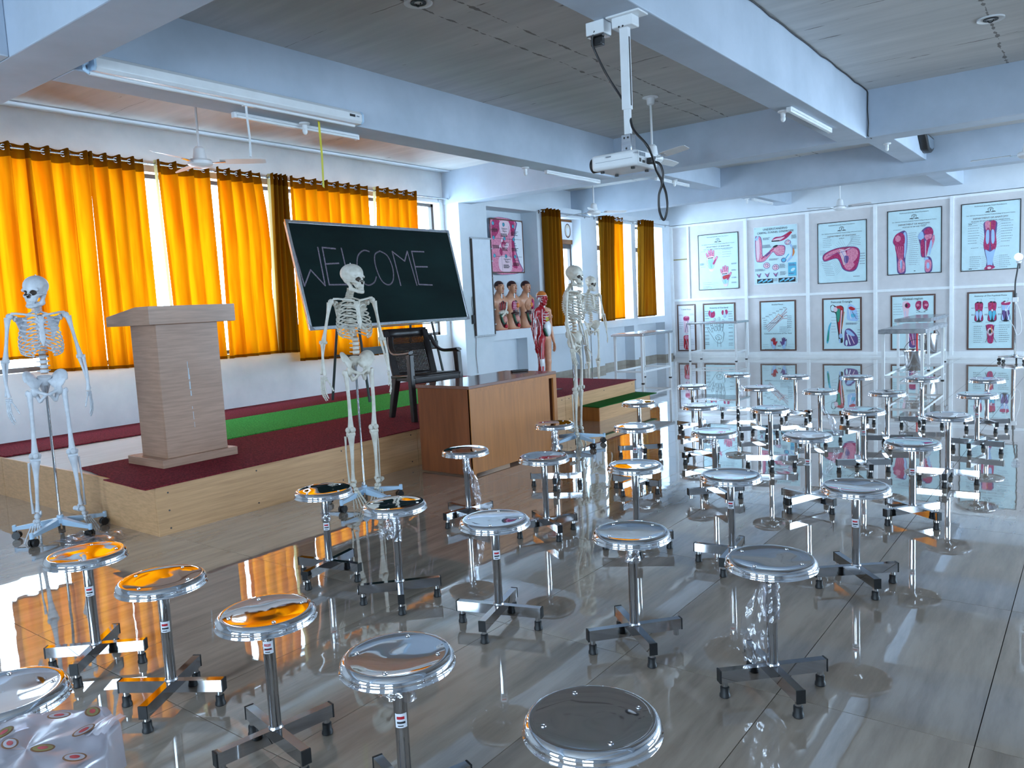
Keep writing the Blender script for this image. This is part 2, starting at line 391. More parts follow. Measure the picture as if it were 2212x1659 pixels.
# floor: slab in the joint colour, each tile a piece
fl = struct(MB().box((-8.4,-3.7,-.2),(5.5,17,-.012)).obj('floor', M['grout'], smooth=0))
tm = MB().box((-.2985,-.5985,-.012),(.2985,.5985,0)).mesh('tile', M['floor'], 0)
for i in range(-12, 3):
    for j in range(-1, 14):
        if j < 0 and i < -4: continue
        x, y = -.58+.6*i, .79+1.2*j
        if x-.3 < -8.24 or y+.6 > 17 or (i >= 1 and j > 6): continue
        place('tile', tm, fl, loc=(x, y, 0))
mb = MB()
for i in range(-13, 11):
    for j in range(-4, 14):
        x, y = -.58+.6*i, .79+1.2*j
        if y+.6 > 17 or x+.3 > 5.5: continue
        if (-12 <= i < 3 and -1 <= j < 14) and not (j < 0 and i < -4) and not (x-.3 < -8.24) and not (i >= 1 and j > 6): continue
        mb.box((max(x-.2985,-8.3),y-.5985,-.012),(x+.2985,y+.5985,0))
tag(mb.obj('tile_field', M['floor'], fl, smooth=0), kind='stuff')
struct(MB().box((-8.5,-3.7,ZC),(5.5,17.3,ZC+.2)).obj('ceiling', M['ceil'], smooth=0))
struct(MB().box((XW,2.42,ZC-.012),(XW+.20,9.25,ZC)).obj('painted_light_band', M['wall'], smooth=0))  # white strip painted as the band of window light above the curtains
# ceiling beams
def beam(a, b, m=None):
    struct(MB().box(a, b).obj('ceiling_beam', m or M['beam'], smooth=0, bevel=.008))
for y0, y1 in ((2.06,2.42),(9.25,9.59),(12.85,13.12)): beam((-8.3,y0,ZB),(5.3,y1,ZC+.05))
beam((-8.3,YP-.004,ZB+.006),(5.3,17,ZC+.05), M['wall'])
for x0, x1 in ((-5.49,-5.17),(-2.37,-2.07),(.75,1.05),(3.9,4.2)):
    for y0, y1, z in ((-3.6,2.06,ZB),(2.42,9.25,ZB),(9.59,12.85,3.18),(13.12,YP,3.18)):
        beam((x0,y0,z),(x1,y1,ZC+.04))
# left wall, curtain bay (a ribbon of windows) and the wall before it
LW = [(2.62,9.17,.985,3.02)]
mb = MB(); holed(mb, 'x', -8.50, XW, -3.7, 9.27, 0, ZC, LW)
struct(mb.obj('wall_left', M['lowwall'], smooth=0))
struct(MB().box((-8.5,9.27,0),(XF,9.95,ZC)).obj('wall_column', M['wall'], smooth=0))
W = [(11.54,12.80,.985,2.95),(13.38,14.79,.985,2.95),(14.97,16.25,.985,2.95)]
ALC = (9.95,11.36,.985,3.0)
REC = [(9.96,10.90,0,.825),(11.60,12.72,0,.825),(13.52,14.78,0,.835),(14.96,16.25,0,.84)]
mb = MB(); holed(mb, 'x', -8.16, XF, 9.95, 17, 0, 3.12, W+[ALC]+REC); holed(mb, 'x', -8.28, -8.16, 9.95, 17, 0, ZC, W+[ALC])
holed(mb, 'x', -8.40, -8.28, 9.95, 17, 0, ZC, W); mb.box((-8.16,12.86,3.12),(XF,13.10,ZC))
struct(mb.obj('wall_left', M['wall'], smooth=0))
mb = MB()
ys = [9.95]+[v for r in REC for v in r[:2]]+[16.62]
for k in range(0, len(ys), 2): mb.box((XF,ys[k],0),(XF+.014,ys[k+1],.098))
for r in REC: mb.box((-8.16,r[0],0),(-8.146,r[1],.098)); mb.box((-8.15,r[1]-.013,0),(XF+.014,r[1],.098))
struct(mb.obj('baseboard_left', M['tile_dark'], smooth=0))
# window frames and panes
wn = 0
def window(y0, y1, z0, z1, X, muls, trans, fw=.045):
    global wn
    wn += 1
    f = MB()
    for a, b in ((y0,y0+fw),(y1-fw,y1)): f.box((X-.03,a,z0),(X+.03,b,z1))
    for a, b in ((z0,z0+fw),(z1-fw,z1)): f.box((X-.03,y0,a),(X+.03,y1,b))
    for y in muls: f.box((X-.03,y-.025,z0),(X+.03,y+.025,z1))
    if trans: f.box((X-.035,y0,trans-.05),(X+.035,y1,trans+.05))
    w_ = struct(f.obj('window_%d' % wn, M['dalu'], smooth=0))
    cuts = [y0]+list(muls)+[y1]
    for a, b in zip(cuts, cuts[1:]):
        for c, d in ([(z0,trans),(trans,z1)] if trans else [(z0,z1)]):
            MB().box((X-.004,a+.03,c+.03),(X+.004,b-.03,d-.03)).obj('pane', M['glass'], w_, smooth=0)
for a, b in ((2.62,4.25),(4.25,5.87),(5.87,7.55),(7.55,9.17)): window(a, b, .985, 3.02, -8.40, [(a+b)/2], None)
for k, (a, b, c, d) in enumerate(W): window(a, b, c, d, -8.20, [] , 2.46)
# right wall with the big windows that light the room, wall behind the camera
RW = [(6.0,8.9,.9,2.5),(9.75,12.7,.9,3.0),(13.25,16.5,.9,3.0)]
mb = MB(); holed(mb, 'x', 5.2, 5.45, -3.7, 17, 0, ZC, RW); struct(mb.obj('wall_right', M['wall'], smooth=0))
mb = MB(); holed(mb, 'y', -3.9, -3.65, -8.5, 5.45, 0, ZC, [(-4.6,-2.9,1.0,2.5),(-2.1,-.4,1.0,2.5),(.6,2.3,1.0,2.5)]); struct(mb.obj('wall_back', M['wall'], smooth=0))  # openings added in this unseen wall to light the surfaces facing it
struct(MB().box((-8.5,17.0,0),(5.45,17.2,ZC)).obj('wall_far', M['wall'], smooth=0))
# display partition: boards between rails and posts
pt = struct(MB().box((-7.925,16.70,.0),(5.2,16.74,2.995)).obj('wall_partition', M['cream'], smooth=0))
px = [-7.90,-6.17,-4.87,-3.575,-2.255,-.955,.34,1.64,2.94,4.24,5.18]
for a, b in zip(px, px[1:]):
    for c, d in ((.11,1.285),(1.335,2.95)):
        MB().box((a+.02,16.665,c),(b-.02,16.70,d)).obj('panel', M['cream'], pt, smooth=0)
    for c, d in ((.045,.11),(1.285,1.335),(2.95,2.995)):
        MB().box((a+.03,16.635,c),(b-.03,16.70,d)).obj('rail', M['rail'], pt, smooth=0)
    MB().box((a,16.64,0),(b,16.70,.045)).obj('rail', M['rail'], pt, smooth=0)
for x in px: MB().box((x-.03,16.62,.045),(x+.03,16.70,2.995)).obj('post', M['rail'], pt, smooth=0)
MB().box((-7.515,16.63,1.335),(-7.475,16.67,2.95)).obj('post', M['rail'], pt, smooth=0)
MB().box((-7.86,16.655,2.22),(-7.53,16.667,2.245)).obj('paper_strip', M['lining'], pt, smooth=0)

# ------------------------------------------------------------------ stage
st = thing('stage_platform', 'low wood laminate stage platform along the curtained window wall', 'stage', (-6.56,5.82,0))
def at(o, p): return (p[0]-o.location.x, p[1]-o.location.y, p[2]-o.location.z)
def wbox(a, b, o): return MB().box(at(o,a), at(o,b))
wbox((-8.225,2.56,.305),(-4.92,9.08,.325),st).obj('deck', M['lam_top'], st, smooth=0)
for a, b in ((2.54,4.98),(4.985,7.42),(7.425,9.10)): wbox((-4.918,a,0),(-4.90,b,.33),st).obj('front_panel', M['laminate'], st, smooth=0)
for a, b in ((-8.22,-7.405),(-7.40,-4.92)):
    wbox((a,2.54,0),(b,2.558,.33),st).obj('side_panel', M['laminate'], st, smooth=0)
    wbox((a,9.082,0),(b,9.10,.33),st).obj('side_panel', M['laminate'], st, smooth=0)
mb = MB()
for y in (2.62,3.3,4.1,4.9,5.05,5.9,6.7,7.35,7.5,8.3,9.02):
    for z in ((.29,.05) if y > 2.7 else (.28,.16,.04)): mb.sweep([at(st,(-4.9,y,z)), at(st,(-4.897,y,z))], .006, 6)
tag(mb.obj('screw_heads', M['black'], st), kind='stuff')
bxs = thing('step_box', 'small wooden step box in front of the far end of the stage', 'step', (-4.80,8.37,0))
for a, b, n in (((-4.905,7.73,0),(-4.65,7.745,.165),'end_panel'),((-4.905,9.0,0),(-4.65,9.015,.165),'end_panel'),((-4.665,7.745,0),(-4.65,9.0,.165),'front_panel'),((-4.9,7.745,.15),(-4.665,9.0,.165),'tread')):
    wbox((a[0]+.01,a[1],a[2]),(b[0]+.01,b[1],b[2]),bxs).obj(n, M['teak'] if n == 'end_panel' else M['laminate'], bxs, smooth=0)
def carpet(name, pts, z, t, m, label):
    mb = MB(); n = len(pts); 
    mb.prism([(p[0]-pts[0][0], p[1]-pts[0][1]) for p in pts], 0, t, 'z')
    o = mb.obj(name, m, smooth=0, loc=(pts[0][0], pts[0][1], z)); tag(o, label, 'carpet')
    # short turf blades along the top give it its nap
    return o
def jag(x0, y0, x1, y1, n, a):
    return [(x0+(x1-x0)*k/n+random.uniform(-a,a), y0+(y1-y0)*k/n+random.uniform(-a,a)) for k in range(1,n)]
carpet('carpet_strip', [(-4.875,2.46)]+jag(-4.875,2.46,-4.89,9.13,12,.006)+[(-4.89,9.13),(-6.19,9.13)]+jag(-6.19,9.13,-6.15,2.63,12,.006)+[(-6.15,2.62)]+jag(-6.15,2.62,-5.5,2.545,6,.008)+[(-5.47,2.54),(-5.50,2.49)]+jag(-5.5,2.49,-4.9,2.46,5,.008), .3305, .008, M['maroon'], 'wide maroon carpet strip along the front edge of the stage')
carpet('carpet_strip', [(-6.20,3.78),(-6.20,9.13)]+jag(-6.2,9.13,-7.36,9.13,5,.006)+[(-7.36,9.13),(-7.36,3.78)], .3305, .010, M['green'], 'bright green turf strip down the middle of the stage')
carpet('carpet_strip', [(-7.385,2.56),(-7.375,9.13),(-8.225,9.13),(-8.225,2.56)], .3305, .010, M['maroon'], 'narrow maroon carpet strip against the window wall')
carpet('step_mat', [(-4.60,7.68)]+jag(-4.6,7.68,-4.585,9.1,6,.008)+[(-4.585,9.1),(-4.9,9.13),(-4.895,7.72)], .1655, .009, M['dkgreen'], 'dark green turf mat on the wooden step box')
# ------------------------------------------------------------------ stools
def stool_parts():
    P = {}
    P['seat'] = MB().lathe([(.0,-.003),(.05,-.0025),(.09,-.0015),(.128,.0),(.138,.0016),(.142,.0004),(.148,-.005),(.1525,-.012),(.1535,-.018),(.1525,-.025),(.156,-.029),(.1565,-.032),(.150,-.033),(.146,-.028),(.0,-.026)], 56, (0,0,.485), caps=False).mesh('seat', M['seat'], 50)
    P['screw'] = MB().lathe([(.0065,0),(.006,.0022),(.0035,.0024),(.003,.0012),(0,.0012)], 12, caps=False).mesh('screw', M['steel'])
    P['pole'] = MB().lathe([(.0185,.075),(.0185,.30),(.0190,.302),(.0190,.44),(.028,.452),(.06,.455),(.06,.459),(0,.459)], 22, caps=False).mesh('pole', M['chrome'])
    P['base_arm'] = MB().box((.012,-.0145,.056),(.196,.0145,.100)).mesh('base_arm', M['chrome'], 0)
    P['end_cap'] = MB().box((.1945,-.0155,.055),(.2,.0155,.101)).mesh('end_cap', M['rubber'], 0)
    P['leg_stub'] = MB().lathe([(.011,.03),(.011,.058)], 14, (.178,0,0)).mesh('leg_stub', M['chrome'])
    P['rubber_foot'] = MB().lathe([(.0165,0),(.019,.003),(.018,.012),(.0155,.016),(.0155,.037),(.012,.040)], 16, (.178,0,0)).mesh('rubber_foot', M['rubber'])
    P['weld_collar'] = MB().lathe([(.0245,.098),(.021,.106),(.0185,.107)], 20, caps=False).mesh('weld_collar', M['steel'])
    return P
SP = stool_parts()
def sticker_mesh(r, a0, a1, z0, z1, n=8):
    mb = MB(); vs = []
    for k in range(n+1):
        a = a0+(a1-a0)*k/n; vs += [(r*math.cos(a), r*math.sin(a), z0), (r*math.cos(a), r*math.sin(a), z1)]
    return mb.add(vs, [(2*k,2*k+2,2*k+3,2*k+1) for k in range(n)])
def sticker(seed):
    mb = sticker_mesh(.0196,-.9,.9,.285,.325); mb.mat(1); b = sticker_mesh(.0198,-.6,.5,.309,.317); mb.add(b.v, b.f); mb.mat(2); b = sticker_mesh(.0198,-.6,.6,.297,.303); mb.add(b.v, b.f); b = sticker_mesh(.0198,-.5,.3,.289,.292); mb.add(b.v, b.f)
    return mb.mesh('sticker', [M['paperw'], M['red'], M['ink']], 0)
STK = sticker(0)
def wrap_sleeve(r, z0, z1, seed, flare=.0):
    rg = np.random.default_rng(seed); mb = MB(); n, m = 18, 12; vs = []
    for i in range(m+1):
        t = i/m; z = z0+(z1-z0)*t
        for k in range(n):
            a = 2*PI*k/n+i*.3; q = r*(1+rg.uniform(-.05,.30)+flare*max(0,.35-t)*2*(1+.6*math.sin(3*a+seed)))
            vs.append((q*math.cos(a), q*math.sin(a), z+rg.uniform(-.006,.006)))
    mb.add(vs, [(i*n+k, i*n+(k+1)%n, (i+1)*n+(k+1)%n, (i+1)*n+k) for i in range(m) for k in range(n)])
    return mb.mesh('plastic_wrap', M['wrap'], 180)
def wrap_flap(z0, z1, wd, ang, seed, out=.02, sway=.03):
    rg = np.random.default_rng(seed); mb = MB(); n, m = 7, 16; vs = []
    ca, sa = math.cos(ang), math.sin(ang)
    for i in range(m+1):
        t = i/m; z = z1+(z0-z1)*t; hw = wd*(.25+.75*min(1,t*2.2))*(1-.35*max(0,t-.8)*5*.5)
        for k in range(n):
            u = out+sway*t+hw*k/(n-1); v = .012*math.sin(k*1.9+i*.7+seed)+rg.uniform(-.006,.006)
            vs.append((u*ca-v*sa, u*sa+v*ca, z+rg.uniform(-.004,.004)))
    mb.add(vs, [(i*n+k, i*n+k+1, (i+1)*n+k+1, (i+1)*n+k) for i in range(m) for k in range(n-1)])
    return mb.mesh('plastic_wrap', M['wrap'], 180)
def stool(x, y, deg, label, miss=(), stick=None, sang=0, sz=0, wraps=(), rseat=0, c_id=None):
    t = thing('laboratory_stool', label, 'stool', (x,y,0), 0, 'round steel laboratory stools')
    s = place('seat', SP['seat'], t); s.rotation_euler.z = rseat
    for k in range(4):
        a = PI/4+k*PI/2; q = place('screw', SP['screw'], s, loc=(.112*math.cos(a), .112*math.sin(a), .4848))
    p = place('pole', SP['pole'], t)
    if stick is not None:
        q = place('sticker', STK, p); q.rotation_euler.z = stick; q.location.z = sz; q['label'] = 'white maker sticker with red and black print'
        for s_, zz, mt in (('HOSPITAL',.313,'ink'),('Equipment',.300,'paperw')):
            if c_id == (0,2): text('lettering', s_, .0068, M['paperw' if zz > .31 else 'red'], p, (.0206*math.cos(stick),.0206*math.sin(stick),zz+sz), (PI/2,0,stick+PI/2))
    place('weld_collar', SP['weld_collar'], t)
    for k in range(4):
        a = math.radians(deg)+k*PI/2
        b = place('base_arm', SP['base_arm'], t); b.rotation_euler.z = a
        place('end_cap', SP['end_cap'], b); place('leg_stub', SP['leg_stub'], b)
        if k not in miss: place('rubber_foot', SP['rubber_foot'], b)
    for w_ in wraps: place('plastic_wrap', w_, t)['label'] = 'crumpled clear plastic wrap left on the pole'
    return t
ROWN = ['front','second','third','fourth','fifth','sixth','farthest']
POSN = ['leftmost stool','second stool from the left','middle stool','second stool from the right','rightmost stool']
G = [ # row: (x, y, base angle)
 [(-3.282,1.388,42),(-2.69,1.384,33),(-2.076,1.39,80),(-1.49,1.386,70),(-.882,1.387,30)],
 [(-3.255,2.588,12),(-2.687,2.549,47),(-2.084,2.559,17),(-1.475,2.668,49),(-.898,2.607,45)],
 [(-3.277,3.765,80),(-2.674,3.787,58),(-2.059,3.792,31),(-1.50,3.775,7),(-.901,3.787,40)],
 [(-3.323,4.866,30),(-2.692,4.971,85),(-2.078,4.96,45),(-1.483,5.026,68),(-.874,5.001,54)],
 [(-3.273,6.142,40),(-2.686,6.121,66),(-2.092,6.121,21),(-1.422,6.224,28),(-.845,6.125,2)],
 [(-3.347,7.453,77),(-2.662,7.468,41),(-2.048,7.332,30),(-1.482,7.332,20),(-.804,7.353,80)],
 [(-3.327,8.645,20),(-2.639,8.535,52),(-2.017,8.578,72),(-1.402,8.49,15),(-.851,8.494,30)]]
CAMA = lambda x, y: math.atan2(-y, -x)      # direction from a stool towards where one stands in the room
WR = {(0,2):[wrap_sleeve(.022,.40,.452,1)], (0,3):[wrap_sleeve(.027,.37,.45,2,.9)], (0,4):[wrap_sleeve(.022,.30,.452,3)],
      (1,1):[wrap_sleeve(.021,.30,.44,4), wrap_flap(.31,.44,.07,CAMA(-2.687,2.549)-1.6,5,.0,.02)],
      (1,0):[wrap_sleeve(.021,.31,.36,6)], (1,3):[wrap_sleeve(.023,.36,.45,7,.5)],
      (1,4):[wrap_sleeve(.023,.26,.40,8), wrap_flap(.10,.40,.085,CAMA(-.898,2.607)-1.5,9,.015,.01)],
      (2,0):[wrap_sleeve(.021,.33,.43,10), wrap_flap(.09,.40,.05,CAMA(-3.277,3.765)+1.5,11,.005,.045)],
      (3,0):[wrap_sleeve(.025,.28,.45,12,.9)], (3,2):[wrap_sleeve(.023,.38,.45,13,.5)],
      (4,1):[wrap_flap(.09,.38,.09,CAMA(-2.686,6.121)+1.5,14,.0,.03)],
      (5,2):[wrap_flap(.07,.36,.06,CAMA(-2.048,7.332)+1.5,15,.0,.12)], (6,0):[wrap_flap(.2,.42,.04,CAMA(-3.327,8.645)+1.5,16,.0,.03)]}
WL = {(0,2):', sticker on its pole', (0,3):', bunched plastic under its seat', (1,4):', torn plastic sleeve on it', (2,0):', plastic film trailing down', (3,0):', bulging plastic on it', (1,1):', film round its pole', (5,2):', film trailing to floor'}
STICK = {(0,0):.02,(0,1):.0,(0,2):.065,(0,3):.0,(1,0):-.02,(1,2):.02,(2,3):.02,(2,4):.0,(3,1):.0,(3,3):0,(3,4):0,(4,3):0,(5,4):0}
MISS = {(1,3):(0,), (3,2):(2,3)}
for r, row in enumerate(G):
    for c, (x, y, a) in enumerate(row):
        lab = '%s, %s row of steel stools%s' % (POSN[c], ROWN[r], WL.get((r,c), ''))
        k = (r,c)
        ms = ()
        if k in MISS:   # the feet that have lost their rubber: nearest to the measured spots
            ms = MISS[k]
        stool(x, y, a, lab, ms, CAMA(x,y)+random.uniform(-.25,.25) if k in STICK else None, 0, STICK.get(k,0), WR.get(k,()), random.uniform(0,1.5), k)
stool(-2.215,.70,20,'steel stool cut off at the left edge beside the wrapped stool', (), None, 0, 0, (), .3)
# stool still in its printed bag
S7 = (-1.83,.61)
stool(S7[0],S7[1],10,'steel stool under a printed plastic bag in the near left corner')
def bag():
    rg = np.random.default_rng(3); n, m = 48, 16; vs = []
    ph = rg.uniform(0,6,6)
    for i in range(m+1):
        t = i/m
        for k in range(n):
            a = 2*PI*k/n; r = .0+.175*min(1,t/.62)+.012*math.sin(5*a+ph[0])*t+.01*math.sin(11*a+ph[1])*t
            z = .500+.006*math.sin(7*a+ph[2]+4*t)*t+.012*(1-t)*math.sin(3*a+ph[3])*t-(max(0,t-.62)/.38)**1.3*.10+rg.uniform(-.003,.003)*min(1,t*2)
            vs.append((r*math.cos(a), r*math.sin(a), z))
    mb = MB().add(vs, [(i*n+k, i*n+(k+1)%n, (i+1)*n+(k+1)%n, (i+1)*n+k) for i in range(m) for k in range(n)])
    return mb
t = thing('plastic_bag', 'milky plastic bag printed with oval emblems, pulled over a stool', 'plastic bag', (S7[0],S7[1],0))
bag().obj('film', M['bag'], t, smooth=180)
mb = MB(); vs = []
for i in range(9):
    for k in range(3): vs.append((.09+.010*i, .05+.04*k-.004*i, .503+.004*i*(1 if k == 1 else .7)+.004*math.sin(i*2+k)))
mb.add(vs, [(i*3+k, i*3+k+1, i*3+k+4, i*3+k+3) for i in range(8) for k in range(2)]); o = mb.obj('knotted_corner', M['bag'], t, smooth=180); o.rotation_euler.z = .55
for k, (rr, aa) in enumerate(((.05,.3),(.11,1.1),(.12,2.2),(.10,3.2),(.13,4.1),(.09,5.0),(.14,5.8),(.15,.25),(.04,3.6),(.15,1.7))):
    e = MB(); nn = 22
    for mi, (ra, rb, dz) in enumerate(((.027,.016,.0),(.023,.012,.0006),(.012,.006,.0012))):
        e.mat(mi); e.add([(ra*math.cos(2*PI*i/nn), rb*math.sin(2*PI*i/nn), dz) for i in range(nn)], [tuple(range(nn))])
    o = e.obj('printed_oval', [M['wood'], M['bag'] if k % 3 else M['lining'], M['red']], t, smooth=0, loc=(rr*math.cos(aa), rr*math.sin(aa), .5105)); o.rotation_euler.z = aa*1.7
# ------------------------------------------------------------------ curtains
XR = -8.10; ZR = 3.078
def rod(y0, y1, x, z, label, brackets):
    t = thing('curtain_rod', label, 'curtain rod', (x, (y0+y1)/2, z))
    yc = (y0+y1)/2
    MB().sweep([(0,y0-yc,0),(0,y1-yc,0)], .011, 12).obj('pole', M['steel'], t)
    for e in (y0, y1): MB().ball((0,e-yc,0), .018, 10).obj('finial', M['steel'], t)
    for b in brackets: MB().box((XW-x if x < -8 else XF-x, b-yc-.012, -.03), (XW-x+.004 if x < -8 else XF-x+.004, b-yc+.012, .03)).bar((XW-x if x < -8 else XF-x, b-yc, 0), (0, b-yc, 0), .008, .012).obj('bracket', M['steel'], t)
    return t
rod(2.72, 6.02, XR, ZR, 'long steel curtain rod over the left windows of the stage wall', (2.76,4.42,5.92))
rod(6.06, 9.22, XR, ZR-.006, 'long steel curtain rod over the windows behind the chalkboard', (6.1,7.62,9.15))
ringm = MB().sweep([(0,.025*math.cos(2*PI*k/18),.025*math.sin(2*PI*k/18)) for k in range(18)], .0075, 6, closed=True).mesh('eyelet', M['steel'], 180)
def curtain(label, yt, yb, zb, nf, amp=.055, x=XR, zr=ZR, seed=0, edge=None, wig=.012, ztop=.048, xb=None, bulge=0.0, mats=None):
    rg = np.random.default_rng(seed); (a0,a1),(b0,b1) = yt,yb
    t = thing('curtain', label, 'curtain', (x,(a0+a1)/2,zr), 0, 'orange eyelet curtains'); yc = (a0+a1)/2
    nu, nv = max(16, int(nf*14)), 22; ph = rg.uniform(0,.6); fa = rg.uniform(.75,1.2,int(nf)+3); dr = rg.uniform(-.5,.5,4)
    def fold(u, tv):
        p = 2*PI*nf*u+ph; k = fa[int(nf*u)]
        s = math.sin(p+dr[0]*tv*math.sin(3*u+1)+.25*tv*math.sin(9*u+dr[1]*6)); c = math.cos(p)
        k = 1+(k-1)*min(1,tv*3)
        return amp*k*(s if abs(s) < .0 else math.copysign(abs(s)**.8, s))*(1-.25*tv)+wig*tv*math.sin(4*p+dr[2]*9)*.35+.02*tv*math.sin(5.3*u+dr[3]*8), c
    def P(u, tv):
        z = (zr+ztop)+(zb[0]+(zb[1]-zb[0])*u-(zr+ztop))*tv
        y = (a0+(a1-a0)*u)*(1-tv)+(b0+(b1-b0)*u)*tv+bulge*math.sin(PI*min(1,tv*1.6))*u
        f, c = fold(u, tv); w_ = (a1-a0)/max(1,nf)
        xx = f+((xb or 0)*tv)
        top = .006*math.sin(2*PI*nf*u*2) if tv == 0 else 0
        return (xx, y-yc+c*.16*w_*(1-.3*tv)*.6, z-zr+top)
    def sheet(v0, v1, n, u0=0., u1=1., off=0.):
        mb = MB(); vs = []; us = [u0+(u1-u0)*i/nu for i in range(nu+1)]
        for j in range(n+1):
            tv = v0+(v1-v0)*j/n
            for u in us: q = P(u, tv); vs.append((q[0]+off, q[1], q[2]))
        m = nu+1
        return mb.add(vs, [(j*m+i, j*m+i+1, (j+1)*m+i+1, (j+1)*m+i) for j in range(n) for i in range(nu)])
    hh = .13/(zr-zb[0])
    sheet(hh, .985, nv).obj('cloth', M[mats or 'curtain'], t, smooth=180)
    sheet(0, hh, 3).obj('header_band', M['hem'], t, smooth=180)['label'] = 'darker doubled header band'
    sheet(.985, 1, 1).obj('hem', M['hem'], t, smooth=180)
    if edge:
        u = .0 if edge == 'l' else 1.
        mb = MB(); vs = []
        for j in range(nv+1):
            q = P(u, j/nv); vs += [(q[0]-.004, q[1], q[2]), (q[0]-.045, q[1]-.012 if edge == 'l' else q[1]+.012, q[2])]
        mb.add(vs, [(2*j, 2*j+1, 2*j+3, 2*j+2) for j in range(nv)]).obj('turned_edge', M['lining'], t, smooth=180)
    n2 = int(2*nf)
    for k in range(n2):
        u = ((k+.5)*.5*1.0)/nf if nf else 0
        u = (PI*(k+.0)-ph)/(2*PI*nf)+.0
        if not 0.01 < u < .99: continue
        q = P(u, .048/(zr-zb[0])); e = place('eyelet', ringm, t, loc=(0, q[1], 0)); e.rotation_euler.z = (.75 if k % 2 else -.75)+PI/2*0
    return t
curtain('first orange curtain at the left edge of the photo, hanging short', (2.70,3.27), (2.70,3.255), (1.12,1.12), 3, seed=1)
curtain('wide orange curtain behind the left skeleton', (3.245,3.865), (3.255,3.86), (.975,.95), 3.5, .06, seed=2)
curtain('orange curtain left of the lectern, ending at the first bright gap', (3.83,4.395), (3.825,4.42), (.95,.935), 4, .055, seed=3)
curtain('orange curtain between the first bright gap and the lectern top', (4.525,5.205), (4.585,5.215), (.942,.945), 3.5, .058, seed=4, edge='l')
curtain('orange curtain right of the lectern, flaring towards its hem', (5.235,5.815), (5.225,5.89), (.94,.95), 4, .055, seed=5, bulge=.05)
curtain('bunched brownish orange curtain left of the chalkboard', (5.965,6.215), (5.895,6.20), (.95,.94), 4, .085, seed=6, edge='l', mats='thick')
curtain('orange curtain behind the left half of the chalkboard', (6.245,7.54), (6.215,7.545), (.825,.79), 7, .055, seed=7)
curtain('orange curtain behind the right half of the chalkboard', (7.70,8.545), (7.60,8.52), (.795,.825), 4.5, .05, seed=8, edge='l')
rod(11.38, 13.0, -7.85, 3.0, 'curtain rod above the window with the small framed picture', (11.42,12.95))
rod(13.28, 16.45, -7.85, 3.0, 'curtain rod above the two farthest windows', (13.3,14.88,16.4))
curtain('gathered brown orange curtain right of the torso alcove', (11.45,11.90), (11.44,11.89), (.98,.975), 4, .10, -7.85, 3.0, 9, mats='thick')
curtain('gathered half of the orange curtain at the middle far window', (13.40,13.86), (13.32,13.83), (.985,.99), 4, .09, -7.85, 3.0, 10, mats='thick')
curtain('flat glowing half of the orange curtain at the middle far window', (13.87,14.305), (13.84,14.295), (1.0,1.0), 2.5, .03, -7.85, 3.0, 11)
curtain('gathered orange curtain at the farthest window beside the partition', (15.03,15.60), (14.905,15.66), (1.01,1.02), 5, .09, -7.85, 3.0, 12, mats='thick')
# ------------------------------------------------------------------ ceiling things
def fan(x, y, zm, deg, label, rodtop=ZC, angs=(0,120,240)):
    t = thing('ceiling_fan', label, 'fan', (x,y,zm), 0, 'white ceiling fans')
    MB().lathe([(0,rodtop-zm),(.085,rodtop-zm-.001),(.085,rodtop-zm-.006),(.045,rodtop-zm-.012),(.038,rodtop-zm-.075),(.016,rodtop-zm-.085)], 24, caps=False).obj('canopy', M['white'], t)
    MB().sweep([(0,0,.12),(0,0,rodtop-zm-.05)], .0115, 12).obj('down_rod', M['white'], t)
    MB().lathe([(0,.15),(.03,.15),(.05,.13),(.062,.05),(.060,.035),(.045,.03)], 24, caps=False).obj('motor_cover', M['white'], t)
    MB().lathe([(.05,.035),(.10,.028),(.115,.008),(.112,-.018),(.085,-.040),(.04,-.052),(0,-.054)], 32, caps=False).obj('motor_housing', M['white'], t)
    for k in range(3):
        a = math.radians(deg+120*k)
        mb = MB(); L = [.18,.22,.30,.45,.56,.60]; Wd = [.045,.055,.062,.058,.052,.030]; vs = []
        for l, w_ in zip(L, Wd):
            for s_ in (-1, 1): vs += [(l, s_*w_, .012-s_*.012), (l, s_*w_, .008-s_*.012)]
        n = len(L); fs = []
        for i in range(n-1):
            b, c = 4*i, 4*i+4
            fs += [(b,c,c+2,b+2),(b+1,b+3,c+3,c+1),(b,b+1,c+1,c),(b+2,c+2,c+3,b+3)]
        fs += [(0,2,3,1),(4*n-4,4*n-3,4*n-1,4*n-2)]
        bl = mb.add(vs, fs).obj('blade', M['white'], t, smooth=20); bl.rotation_euler.z = a
        MB().bar((.08,0,-.005),(.23,0,.006),.035,.006).obj('blade_arm', M['steel'], bl)
    return t
fan(-6.85,4.29,2.885,48,'white ceiling fan above the curtains left of the projection screen')
fan(-3.84,7.69,2.86,-29,'white ceiling fan behind the projector')
fan(-6.85,11.5,2.875,55,'white ceiling fan beside the far left windows, below the beam')
fan(-3.77,14.85,2.83,100,'white ceiling fan above the tall anatomy posters of the partition')
fan(-.73,11.2,2.86,175,'white ceiling fan at the right edge of the photo')
def hookbox(x, y, label):
    t = thing('fan_hook_box', label, 'ceiling box', (x,y,ZC)); 
    MB().lathe([(0,-.004),(.085,-.005),(.095,-.012),(.10,-.012),(.10,0)], 32, caps=False).obj('cover_plate', M['white'], t)
    MB().lathe([(.03,-.010),(.055,-.012),(.055,-.006)], 24, caps=False).obj('recess_ring', M['black'], t)
    MB().sweep([(.02*math.cos(k*PI/8),0,-.012-.02*math.sin(k*PI/8)) for k in range(9)], .004, 6).obj('hook', M['black'], t)
hookbox(-3.79,4.13,'round fan hook plate in the ceiling at the top edge of the photo')
hookbox(-.766,7.606,'round fan hook plate in the ceiling at the right, no fan fitted')
